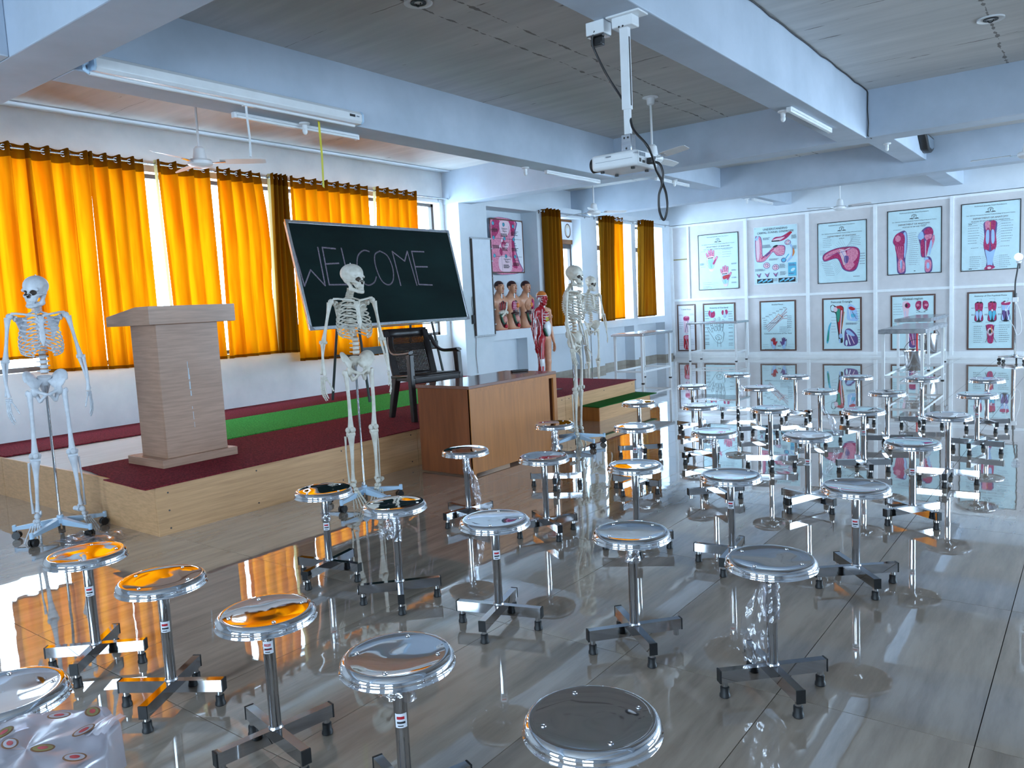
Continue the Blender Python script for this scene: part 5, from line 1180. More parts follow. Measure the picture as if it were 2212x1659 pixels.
poster('low poster titled Brachial Plexus with a red and a violet hand',-5.89,-5.12,.14,1.21,p8,[('Brachial Plexus',0,.45,.040,'ink'),('Cutaneous Innervation of The Hand',0,-.165,.040,'ink')],'frameb',fw=.03)
poster('low poster titled Femoral Triangle with a red thigh muscle',-4.59,-3.83,.14,1.21,p9,[('Femoral Triangle',0,.45,.060,'ink')],'frameb',fw=.03)
poster('low poster titled Gluteal region behind the grey tables',-3.30,-2.52,.14,1.21,p10,[('Gluteal region',0,.455,.062,'ink')],'frameb',fw=.03)
poster('low poster titled Anatomy of The Popliteal Fossa behind the lamp stand',-2.00,-1.26,.14,1.21,p11,[('Anatomy of The Popliteal Fossa',0,.455,.040,'ink')],'frameb',fw=.03)
def p12(A):
    W, H = A.W, A.H
    A.blob([(-.46*W,.49*H),(.28*W,.49*H),(.27*W,.30*H),(.22*W,.12*H),(.27*W,-.1*H),(.36*W,-.3*H),(.42*W,-.49*H),(-.47*W,-.49*H),(-.47*W,0)],'violet',3)
    A.blob([(-.46*W,.485*H),(.25*W,.485*H),(.24*W,.30*H),(.195*W,.12*H),(.245*W,-.1*H),(.335*W,-.3*H),(.395*W,-.485*H),(-.47*W,-.485*H),(-.47*W,0)],'pink',3)
    A.blob([(-.4*W,.48*H),(-.22*W,.48*H),(-.2*W,.35*H),(-.3*W,.2*H),(-.45*W,.15*H)],'mag'); A.blob([(.08*W,.48*H),(.23*W,.48*H),(.22*W,.25*H),(.13*W,.2*H),(.12*W,.35*H)],'mag')
    A.blob([(-.18*W,.46*H),(.06*W,.46*H),(.10*W,.34*H),(.0,.2*H),(-.15*W,.2*H),(-.22*W,.34*H)],'lpink')
    for k in range(9): A.ell((-.20+.06*(k%4))*W,(.08-.09*(k//4)+.02*(k%2))*H,.075*W,.045*H,('pink','lpink','mag')[k%3],rot=k)
    A.blob([(.14*W,.14*H),(.2*W,.1*H),(.21*W,-.2*H),(.28*W,-.4*H),(.16*W,-.36*H),(.13*W,-.1*H)],'mag')
    A.blob([(-.25*W,-.2*H),(.08*W,-.2*H),(.1*W,-.44*H),(-.1*W,-.48*H),(-.27*W,-.42*H)],'lpink'); A.pl([(.12*W,-.36*H),(.2*W,-.40*H),(.24*W,-.34*H)],.02,'mag')
    for x, y0, y1 in ((-.22,.40,.16),(.06,.38,-.45),(-.2,.1,-.46)): A.line((x*W,y0*H),((x+.02)*W,y1*H),.004,'ink')
    for y in (.14,-.19): A.line((-.44*W,y*H),(.44*W,(y-.005)*H),.005,'ink')
    for x, y in ((-.40,.41),(-.09,.40),(.20,.38),(-.40,.15),(-.08,.14),(.20,.135),(-.4,-.18),(-.06,-.185),(.22,-.19)):
        A.ell(x*W,y*H,.034,.034,'ink'); A.ell(x*W,y*H,.029,.029,'cyan')
    for x, y in ((-.44,.30),(-.19,.22),(.12,.25),(-.44,0.0),(-.17,-.04),(.12,-.04),(-.15,-.36),(.14,-.32)): A.words(x*W,y*H,.2*W,.012,'ink',3)
W_, Hh = .93, .91
num = [(str(i+1),x*W_,y*Hh,.055,'ink') for i,(x,y) in enumerate(((-.40,.41),(-.09,.40),(.20,.38),(-.40,.15),(-.08,.14),(.20,.135),(-.4,-.18),(-.06,-.185),(.22,-.19)))]
wd = [('Epigastric\nRegion',-.07*W_,.30*Hh,.042,'ink'),('Umbilical\nRegion',-.06*W_,.045*Hh,.042,'ink'),('Hypogastric\nRegion',-.03*W_,-.265*Hh,.042,'ink'),('Left\nLumbar',.22*W_,.04*Hh,.036,'ink'),('Left Iliac',.25*W_,-.26*Hh,.036,'ink'),('Left\nHypochondriac',.24*W_,.30*Hh,.032,'ink'),('Right\nHypochondriac',-.38*W_,.31*Hh,.03,'ink')]
poster('pink abdomen regions poster on the alcove wall above the torsos',10.29,11.22,1.945,2.853,p12,num+wd,'frameb','paperw',.02,group='wall chart in the alcove',plane='x')
# ------------------------------------------------------------------ teaching skeletons (front = local +x, left = +y)
def V3(*a): return np.array(a, float)
def skull_f(p):
    c = ell(p, V3(-.012,0,.052), V3(.089,.070,.072))
    c = su(c, ell(p, V3(.030,0,.045), V3(.052,.060,.055)), .03)
    c = su(c, ell(p, V3(-.012,0,-.004), V3(.055,.052,.030)), .02); qq = p.copy(); qq[:,1] = np.abs(qq[:,1]); c = su(c, cap(qq, (-.010,.052,-.005), (-.004,.050,-.036), .014,.008), .01)
    f = ell(p, V3(.055,0,-.022), V3(.038,.046,.050)); c = su(c, f, .022)
    q = p.copy(); q[:,1] = np.abs(q[:,1])
    c = su(c, cap(q, (.072,.012,.024), (.066,.052,.020), .010), .014)            # brow
    c = su(c, cap(q, (.066,.040,-.018), (.040,.060,-.014), .012,.009), .012)      # cheek bone
    c = np.minimum(c, cap(q, (.046,.059,-.014), (-.005,.066,-.006), .0065))       # zygomatic arch
    c = su(c, cap(q, (.076,.0,-.052), (.066,.026,-.052), .014,.012), .012)        # upper jaw
    c = su(c, cap(p, (.080,0,.014), (.093,0,-.006), .008,.006), .008)             # nasal bone
    c = ss(c, ell(q, V3(.086,.029,.0), V3(.036,.0215,.0185)), .005)               # eye sockets
    c = ss(c, ell(q, V3(.090,.006,-.022), V3(.022,.0105,.0155)), .004)            # nose opening
    c = ss(c, ell(q, V3(.030,.052,-.050), V3(.030,.016,.030)), .010)              # hollow under the cheek
    c = ss(c, cap(q, (.0,.075,.030), (-.03,.078,.035), .016), .02)
    return c
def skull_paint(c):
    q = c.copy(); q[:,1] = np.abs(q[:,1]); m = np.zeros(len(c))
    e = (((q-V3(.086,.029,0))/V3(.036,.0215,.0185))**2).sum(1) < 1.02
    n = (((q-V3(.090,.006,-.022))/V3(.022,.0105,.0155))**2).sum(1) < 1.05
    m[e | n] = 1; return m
def jaw_f(p):
    q = p.copy(); q[:,1] = np.abs(q[:,1])
    a = cap(q, (.078,.0,-.092), (.066,.024,-.090), .0125,.012)
    a = su(a, cap(q, (.066,.024,-.088), (.012,.047,-.070), .0145,.015), .010)
    a = su(a, cap(q, (.016,.047,-.072), (.006,.052,-.020), .0145,.010), .010)
    a = su(a, cap(q, (.028,.045,-.080), (.016,.050,-.045), .011,.010), .010)
    return su(a, cap(p, (.080,-.012,-.098), (.080,.012,-.098), .010), .010)
def pelvis_f(p):
    q = p.copy(); q[:,1] = np.abs(q[:,1])
    # iliac wing: curved shell
    u = q-V3(.0,.074,.062); n = V3(-.58,.70,-.42); n /= np.linalg.norm(n)
    d = u@n; r = np.linalg.norm((u-d[:,None]*n)/V3(.068,.068,.076), axis=1)
    curv = d-.16*(r**2)*.16
    wing = np.maximum(np.abs(curv)-.0055, (r-1)*.066)
    crest = np.abs(np.sqrt(np.maximum((r-1)**2*.0056+curv**2, 1e-12)))-.0085
    crest = np.where(u[:,2] > -.02, crest, .05)
    a = su(wing, crest, .008)
    a = su(a, ell(q, V3(.008,.082,-.032), V3(.034,.028,.036)), .016)                          # hip socket block
    a = su(a, cap(q, (.030,.066,-.030), (.058,.012,-.052), .013,.012), .012)                  # pubic bar
    a = su(a, cap(q, (.056,.012,-.054), (.020,.045,-.098), .011,.012), .010)
    a = su(a, cap(q, (-.008,.074,-.040), (.010,.055,-.102), .016,.014), .012)                 # sit bone
    a = su(a, cap(q, (-.03,.06,.02), (-.045,.026,.045), .020,.016), .02)
    return a
def scap_f(p):
    # left shoulder blade, a bent triangle with its spine; local to the trunk
    A, B, Cc = V3(-.078,.062,1.43), V3(-.040,.128,1.425), V3(-.082,.085,1.285)
    n = np.cross(B-A, Cc-A); n /= np.linalg.norm(n); d = (p-A)@n
    def side(a, b, c):
        e = np.cross(n, b-a); e /= np.linalg.norm(e); s = (p-a)@e; return s if ((c-a)@e) < 0 else -s
    tri = np.maximum(np.maximum(side(A,B,Cc), side(B,Cc,A)), side(Cc,A,B))
    a = np.maximum(np.abs(d)-.0045, tri-.006)
    a = su(a, cap(p, (-.084,.066,1.405), (-.035,.150,1.447), .007,.009), .008)
    a = su(a, cap(p, (-.035,.150,1.447), (-.002,.152,1.452), .009,.008), .006)
    a = su(a, ell(p, V3(-.030,.132,1.425), V3(.014,.012,.020)), .010)
    return su(a, cap(p, (-.03,.125,1.44), (.002,.122,1.435), .007,.006), .006)
def limb(pts, rad, n=10):
    mb = MB(); mb.sweep(pts, rad, n); return mb
def bone_long(p, q, rs, bow=(0,0,0), n=10, m=9):
    p, q, b = Vector(p), Vector(q), Vector(bow); P = []; R = []
    for i in range(m):
        t = i/(m-1); P.append(p.lerp(q,t)+b*math.sin(PI*t)); x = t*(len(rs)-1); k = min(int(x),len(rs)-2); R.append(rs[k]+(rs[k+1]-rs[k])*(x-k))
    return P, R
def spine_pt(z):
    t = (z-1.02)/(1.565-1.02)
    return Vector((-.020-.060*math.sin(PI*min(1,max(0,(t-.28)/.62)))+.018*math.sin(PI*min(1,max(0,t/.35)))+.02*max(0,t-.85)/.15, 0, z))
SK = {}
def skel_meshes():
    S = SK
    global SKI
    S['skull'] = net_mesh('skull', skull_f, (-.12,-.085,-.085), (.11,.085,.135), .0036, [], skull_paint)
    v_, q_ = nets(skull_f, (-.12,-.085,-.085), (.11,.085,.135), .0036); SKI = skull_paint(v_[q_].mean(1)).astype(np.int32)
    S['mandible'] = net_mesh('mandible', jaw_f, (-.02,-.075,-.12), (.105,.075,0), .0036, [])
    mb = MB()
    for row, z in ((0,-.063),(1,-.074)):
        for k in range(-5,6):
            a = k*.20; mb.box((.058+.027*math.cos(a)-.004, .029*math.sin(a)*1.05-.0024, z-.0052),(.058+.027*math.cos(a)+.0045,.029*math.sin(a)*1.05+.0024,z+.0052))
    S['teeth'] = mb
    S['pelvis'] = net_mesh('pelvis', pelvis_f, (-.10,-.18,-.13), (.10,.18,.19), .0052, [])
    S['scapula'] = net_mesh('scapula', scap_f, (-.11,.03,1.26), (.03,.18,1.48), .0045, [])
    S['sacrum'] = MB().sweep([(-.035,0,1.035),(-.055,0,1.0),(-.068,0,.96),(-.062,0,.925),(-.045,0,.905)], [(.046,.022),(.040,.018),(.028,.014),(.016,.010),(.007,.006)], 12)
    S['sternum'] = MB().sweep([(.055,0,1.435),(.064,0,1.405),(.070,0,1.375),(.086,0,1.29),(.088,0,1.265),(.086,0,1.24)], [(.016,.007),(.028,.008),(.015,.007),(.019,.007),(.012,.006),(.005,.004)], 12)
    S['clavicle'] = MB().sweep([(.055,.018,1.438),(.066,.05,1.445),(.050,.09,1.452),(.018,.125,1.458),(.0,.150,1.458)], [.010,.0075,.007,.008,.009], 8)
    P, R = bone_long((-.012,.172,1.432),(-.010,.205,1.150),[.021,.0155,.0115,.0105,.0105,.0115,.015,.019]); h = MB().sweep(P,R,10).ball((-.016,.160,1.440),.0215,12)
    h.sweep([(-.010,.180,1.152),(-.010,.232,1.150)], [.0115,.0125], 10); S['humerus'] = h
    P, R = bone_long((-.022,.196,1.168),(.022,.222,.925),[.015,.013,.009,.0085,.008,.0075,.009]); S['ulna'] = MB().sweep(P,R,8)
    P, R = bone_long((.000,.220,1.140),(.046,.206,.920),[.0125,.008,.0085,.0095,.0095,.010,.014],(.006,.006,0)); S['radius'] = MB().sweep(P,R,8)
    hd = MB()
    for i in range(8): hd.ball((.030+.009*(i%4)-.004,.220-.007*(i%4)+.0,.905-.014*(i//4)),(.0095,.0085,.009),7)
    base = Vector((.038,.214,.885))
    for k, (dx, dy, L, bend) in enumerate(((-.020,.010,.135,.25),(-.006,.005,.155,.2),(.009,-.002,.150,.15),(.022,-.010,.135,.1))):
        a = base+Vector((dx*.55,dy*.7,0)); d = Vector((dx*.35+.016,dy*.25,-.10)).normalized(); cur = a; ln = (.40,.24,.16,.12); mt = L
        for j, f in enumerate(ln):
            nx = cur+d*mt*f; hd.sweep([cur,cur.lerp(nx,.15),cur.lerp(nx,.5),cur.lerp(nx,.88),nx], [.0062,.0058,.0036,.0052,.0055] if j < 3 else [.0052,.0046,.0034,.004,.0025], 6)
            cur = nx+d*.0022; d = (d+Vector((.0,-.12-bend*.35,0))+Vector((.05,0,.02))).normalized()
    cur = base+Vector((.022,-.016,.010)); d = Vector((.055,-.03,-.06)).normalized()
    for f in (.042,.030,.024):
        nx = cur+d*f; hd.sweep([cur,cur.lerp(nx,.5),nx],[.0062,.004,.0055],6); cur = nx+d*.002; d = (d+Vector((-.1,-.05,-.25))).normalized()
    S['hand_bones'] = hd
    P, R = bone_long((.006,.100,.985),(.012,.084,.570),[.019,.0165,.0135,.0128,.0128,.0135,.016,.023],(.014,0,0),12,12); f = MB().sweep(P,R,12)
    f.sweep([(.004,.096,.968),(.008,.078,.980),(.008,.070,.986)],[.017,.013,.014],10).ball((.008,.064,.988),.0235,12).ball((.004,.110,.975),(.016,.015,.022),10)
    f.ball((.004,.064,.560),(.027,.018,.022),12).ball((.004,.102,.560),(.027,.018,.022),12); S['femur'] = f
    S['patella'] = MB().ball((.040,.084,.565),(.010,.018,.020),10)
    P, R = bone_long((.006,.082,.530),(-.004,.080,.185),[.030,.021,.0155,.013,.0115,.011,.0115,.0165],(.004,0,0),11,12); t_ = MB().sweep(P,R,11).sweep([(.005,.054,.530),(.005,.112,.530)],[.017,.017],10); t_.ball((.0,.064,.178),(.012,.009,.016),8); S['tibia'] = t_
    P, R = bone_long((-.016,.116,.515),(-.014,.104,.175),[.010,.0065,.0058,.0056,.0062,.010],(0,.006,0)); S['fibula'] = MB().sweep(P,R,8)
    ft = MB().ball((.004,.084,.158),(.026,.019,.020),10).sweep([(-.014,.084,.142),(-.045,.084,.128),(-.060,.084,.118)],[.019,.017,.016],10)
    ft.ball((.035,.078,.142),(.018,.017,.014),8).ball((.030,.098,.136),(.018,.012,.012),8).ball((.055,.072,.130),(.014,.011,.011),8).ball((.053,.090,.127),(.014,.012,.010),8)
    for k in range(5):
        y = .064+.0115*k; cur = Vector((.064-.004*k,y+.002*k,.124-.003*k)); d = Vector((.09-.006*k,(k-1.4)*.010,-.048)).normalized(); L = (.062,.070,.068,.064,.058)[k]
        for j, g in enumerate((1,.42,.28,.22) if k else (1,.5,.38)):
            nx = cur+d*L*g; r = .0085 if k == 0 else .006; ft.sweep([cur,cur.lerp(nx,.5),nx],[r,r*.68,r*.9],6); cur = nx+d*.002; d = (d+Vector((0,0,-.12))).normalized()
    S['foot_bones'] = ft
    for i in range(12):        # ribs of the left side
        z0 = 1.462-.0225*i; c = spine_pt(z0); wd = [.055,.074,.088,.098,.106,.111,.114,.115,.113,.108,.098,.085][i]
        fr = [.050,.066,.078,.086,.092,.097,.100,.098,.092,.080,.0,.0][i]; drop = [.024,.034,.050,.066,.080,.090,.097,.102,.100,.094,.06,.055][i]
        pts = []; rs = []
        n = 16; end = 1.0 if i < 10 else (.62 if i == 10 else .5)
        for k in range(n+1):
            t = k/n*end; a = PI*(1.0-t*.93)
            x0, x1 = c.x-.012, fr; cx = (x0+x1)/2; hw = (x1-x0)/2 if i < 10 else .075; 
            if i >= 10: cx = x0+hw
            x = cx+hw*math.cos(a)*(1.0 if math.cos(a) > 0 else 1.02); y = .012+wd*math.sin(a)**.85
            pts.append((x-.012*math.sin(a), y, z0+.006-drop*t-.012*math.sin(a))); w_ = .0036 if k in (0,) else .0042
            rs.append((w_, .0068 if i < 10 else .0058))
        tip = {7:(.072,.052,1.245),8:(.066,.066,1.226),9:(.058,.080,1.205)}.get(i)
        if i < 7: tip = (.070+.0028*i, .012, 1.415-.027*i)
        if tip:
            a = Vector(pts[-1]); b = Vector(tip); pts[-1] = a.lerp(b,.35)+Vector((.004,0,-.006 if i > 3 else 0)); pts.append(a.lerp(b,.7)+Vector((.003,0,-.004 if i > 4 else 0))); pts.append(b); rs += [(.0042,.006),(.004,.005)]
        S['rib%d' % i] = MB().sweep(pts, rs, 6)
    for i in range(24):        # vertebrae from the neck down
        if i < 7: z, r, h = 1.5275-.0100*i, .0145+.0004*i, .0042
        elif i < 19: z, r, h = 1.4605-.0215*(i-7), .0155+.0006*(i-7), .0085
        else: z, r, h = 1.197-.0310*(i-19), .0225+.0008*(i-19), .0120
        c = spine_pt(z); m = MB().lathe([(r*.8,-h),(r,-h*.8),(r*.86,0),(r,h*.8),(r*.8,h)], 12, tuple(c))
        m.sweep([(c.x-r*.7,0,z),(c.x-r-.012,0,z-.004),(c.x-r-.026,0,z-.014 if i > 6 else z-.008)],[.008,.005,.004],6)
        for s_ in (-1,1): m.sweep([(c.x-r*.6,s_*.006,z),(c.x-r*.95,s_*(r+.014),z+.003)],[.006,.0042],6)
        S['v%d' % i] = m
    return S
skel_meshes()
def skelmesh(key, name, m, cache={}):
    k = (key, m.name)
    if k not in cache:
        s = SK[key]
        if isinstance(s, MB): cache[k] = s.mesh(name, m, 60)
        else:
            me = s.copy(); ix = np.zeros(len(me.polygons), np.int32); me.polygons.foreach_get('material_index', ix); me.materials.append(m)
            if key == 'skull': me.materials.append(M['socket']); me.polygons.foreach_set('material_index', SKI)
            cache[k] = me
    return cache[k]
for k in ('skull','mandible','pelvis','scapula'):   # strip the placeholder slots
    pass
MIR = Matrix.Diagonal((1,-1,1,1))
def skeleton(x, y, rz, head, label, m, feet=((0,0),(0,0)), arms=(0,0), stand_rot=.3, splay=0.):
    UP = Matrix.Translation((0,0,.045))
    t = thing('teaching_skeleton', label, 'skeleton', (x,y,0), rz, 'plastic teaching skeletons on castor stands')
    def add(key, name, parent=t, mirror=False, **k):
        o = place(name, skelmesh(key, name, m), parent, **k)
        lo_ = name in ('femur','foot_bones','skull','mandible','teeth')
        o.matrix_basis = (Matrix() if lo_ else UP) @ (MIR if mirror else Matrix())
        return o
    sk = add('skull','skull'); c = spine_pt(1.565); sk.location = (c.x+.018,0,1.632); sk.scale = (.93,.93,.93); sk.rotation_euler.z = head
    add('mandible','mandible',sk); add('teeth','teeth',sk)
    MB().lathe([(.004,0),(.005,.006),(.0,.010)], 8, caps=False).obj('hook', M['steel'], sk, loc=(-.012,0,.123))
    for i in range(24):
        v = add('v%d' % i, 'vertebra')
        if i >= 19:
            cc = spine_pt(1.197-.0310*(i-19)-.0155); MB().lathe([(.019,-.0035),(.0225,0),(.019,.0035)], 12, tuple(cc)).obj('disc', M['disc'], v)
    add('sacrum','sacrum'); p_ = add('pelvis','pelvis'); p_.location = (-.004,0,1.012); p_.scale = (.92,.86,.90)
    add('sternum','sternum')
    for i in range(12): add('rib%d' % i,'rib'); add('rib%d' % i,'rib',mirror=True)
    for s_, mi in ((0,False),(1,True)):
        add('clavicle','clavicle',mirror=mi); add('scapula','scapula',mirror=mi)
        h = add('humerus','humerus',mirror=mi); a = arms[s_]
        if a:   # swing the arm a little about the shoulder
            sg = -1 if mi else 1; piv = Vector((-.012,.172*sg,1.485)); mt = Matrix.Translation(piv) @ Matrix.Rotation(a*sg,4,'X') @ Matrix.Translation(-piv)
            h.matrix_basis = mt @ UP @ (MIR if mi else Matrix())
        for k, n_ in (('ulna','ulna'),('radius','radius'),('hand_bones','hand_bones')): place(n_, skelmesh(k,n_,m), h)
        f = add('femur','femur',mirror=mi); sg = -1 if mi else 1; pv = Vector((.008,.064*sg,.988)); SPL = Matrix.Translation(pv) @ Matrix.Rotation(splay*sg,4,'X') @ Matrix.Translation(-pv)
        f.matrix_basis = SPL @ f.matrix_basis
        tb = place('tibia', skelmesh('tibia','tibia',m), f); place('patella', skelmesh('patella','patella',m), f)
        place('fibula', skelmesh('fibula','fibula',m), tb)
        fr, fy = feet[s_]
        ff = add('foot_bones','foot_bones',mirror=mi); sg = -1 if mi else 1
        piv = Vector((.0,.084*sg,.165)); ff.matrix_basis = SPL @ Matrix.Translation(piv) @ Matrix.Rotation(fy,4,'Z') @ Matrix.Rotation(fr,4,'Y') @ Matrix.Translation(-piv) @ (MIR if mi else Matrix())
    # stand
    MB().sweep([(-.030,0,.115),(-.034,0,1.02)], .0085, 12).obj('stand_pole', M['chrome'], t)
    MB().lathe([(.045,.085),(.045,.115),(.022,.120),(.020,.135)], 20, (-.03,0,0)).obj('stand_hub', M['whiteb'], t)
    for k in range(5):
        a = stand_rot+2*PI*k/5; ca, sa = math.cos(a), math.sin(a)
        b = MB(); L = .285; vs = []
        for r, zt, zb_, w_ in ((.03,.116,.070,.017),(L,.082,.062,.012)):
            for s_ in (-1,1): vs += [(-.03+r*ca-s_*w_*sa, r*sa+s_*w_*ca, zt), (-.03+r*ca-s_*w_*sa, r*sa+s_*w_*ca, zb_)]
        b.add(vs,[(0,2,6,4),(1,5,7,3),(0,4,5,1),(2,3,7,6),(0,1,3,2),(4,6,7,5)])
        b.lathe([(.013,.055),(.013,.092),(.010,.095)],12,(-.03+L*ca,L*sa,0))
        arm = b.obj('stand_leg', M['whiteb'], t, smooth=30)
        q = MB(); cx, cy_ = -.03+(L-.012)*ca, (L-.012)*sa
        for s_ in (-.014,.014): q.sweep([(cx-sa*(s_-.008),cy_+ca*(s_-.008),.026),(cx-sa*(s_+.008),cy_+ca*(s_+.008),.026)], .026, 16)
        q.sweep([(cx,cy_,.03),(-.03+L*ca,L*sa,.056)], .012, 8)
        q.obj('castor', M['black'], arm)
    return t
def hd2(x, y, r, c):   # heading given as a mix of rightwards and towards the door side of the room, as seen from the doorway at the origin
    d = math.hypot(x, y); cx, cy_ = -x/d, -y/d
    return math.atan2(-r*-cx+c*cy_ if False else r*cx+c*cy_, r*-cy_+c*cx)
def skel_at(hx, hy, rz, sh, *a, **k):
    # hub sits at local (-.03,0)
    return skeleton(hx+.03*math.cos(rz), hy+.03*math.sin(rz), rz, sh-rz, *a, **k)
def skel_v(x, y, tr, hr, *a): skel_at(x, y, hd2(x,y,*tr), hd2(x,y,*hr), *a)
skel_v(-5.616,2.235,(.12,1),(-.55,.85),'left teaching skeleton with its skull turned to the left, beside the stage corner',M['bonew'],((.55,.5),(.5,-.3)),(.06,.02),.5,.06)
skel_v(-4.309,3.797,(.42,.9),(.80,.60),'middle teaching skeleton before the chalkboard, looking to the right',M['bone'],((.5,-.9),(.45,.35)),(.03,.13),.2,.02)
skel_v(-4.089,6.365,(.92,.30),(.82,.57),'teaching skeleton in profile near the step box',M['bone'],((.75,.0),(.75,.1)),(.0,.02),.6)
skel_v(-5.80,9.52,(.55,.8),(.58,.8),'farthest teaching skeleton, half hidden behind the one in profile',M['bone'],((.6,.0),(.6,.1)),(.03,.02),.1)
# ------------------------------------------------------------------ anatomical torsos and the muscle figure (front = local +x)
def head_f(p, c, k=1.0):
    q = (p-V3(*c))/k; s = q.copy(); s[:,1] = np.abs(s[:,1])
    a = ell(q, V3(-.012,0,.045), V3(.094,.074,.080)); a = su(a, ell(q, V3(.030,0,-.020), V3(.058,.056,.082)), .03)
    a = su(a, cap(s, (.040,0,-.086), (.052,.014,-.086), .024), .025)                 # chin
    a = su(a, cap(q, (.086,0,.022), (.104,0,-.018), .010,.014), .012)                # nose
    a = su(a, cap(s, (.076,.012,.032), (.068,.045,.030), .010), .012)                # brow
    a = su(a, cap(s, (.084,.0,-.046), (.076,.018,-.046), .009,.006), .008)           # lips
    a = su(a, cap(s, (.084,.0,-.058), (.076,.014,-.058), .009,.006), .008)
    a = ss(a, ell(s, V3(.092,.030,.014), V3(.014,.020,.010)), .010)                  # eye hollows
    a = su(a, ell(s, V3(.072,.030,.012), V3(.012,.016,.010)), .004)
    ear = ell(s, V3(-.006,.078,-.004), V3(.018,.010,.032)); ear = ss(ear, ell(s, V3(.002,.088,.0), V3(.010,.008,.018)), .004)
    return su(a, ear, .006)*k
def bust_f(p):
    s = p.copy(); s[:,1] = np.abs(s[:,1])
    a = ell(p, V3(-.005,0,.42), V3(.098,.150,.20)); a = su(a, ell(p, V3(0,0,.12), V3(.105,.150,.20)), .07)
    a = su(a, cap(s, (-.01,.08,.505), (-.012,.165,.478), .052,.055), .06)
    a = su(a, cap(s, (-.012,.172,.47), (-.010,.196,.40), .055,.045), .03)
    a = su(a, cap(p, (-.018,0,.52), (-.004,0,.62), .060,.053), .045)
    a = su(a, ell(s, V3(-.03,.07,.06), V3(.085,.08,.10)), .05)
    a = su(a, head_f(p, (.015,0,.700), .98), .025)
    a = ss(a, ell(p, V3(.115,.0,.27), V3(.060,.088,.235)), .02)                      # opened front
    a = ss(a, cap(p, (.075,0,.545), (.068,0,.60), .022), .01)                        # opened throat
    a = np.maximum(a, -p[:,2]+.002)
    return np.maximum(a, s[:,1]-.176)
def bust_paint(c):
    m = np.zeros(len(c)); y = np.abs(c[:,1])
    hair = (c[:,2] > .738+.022*(c[:,0] > .05)) & (c[:,0] < .12) | ((c[:,2] > .70) & (c[:,0] < -.005) & (y < .085) & (c[:,2] > .70-.02)) | ((c[:,2] > .655) & (c[:,0] < -.045))
    m[hair] = 1
    m[(((c-V3(.115,0,.27))/V3(.066,.092,.240))**2).sum(1) < 1.06] = 2
    m[(c[:,0] > .05) & (y < .022) & (c[:,2] > .535) & (c[:,2] < .612)] = 2
    m[(c[:,0] > .098) & (y < .020) & (np.abs(c[:,2]-.648) < .0075)] = 3
    br = (c[:,0] > .075) & (y > .016) & (y < .055) & (np.abs(c[:,2]-.736) < .004); m[br] = 1
    m[(y > .174)] = 4
    return m
BUST = net_mesh('torso_body', bust_f, (-.13,-.22,-.01), (.14,.22,.83), .0085, [M['skin'],M['hair'],M['organd'],M['muscle'],M['organp']], bust_paint)
def net_o(name, f, lo, hi, st_, m, parent): return place(name, net_mesh(name, f, lo, hi, st_, m), parent)
ORG = {}
def organ(name, f, lo, hi, m, parent, st_=.008):
    if name not in ORG: ORG[name] = net_mesh(name, f, lo, hi, st_, m)
    return place(name, ORG[name], parent)
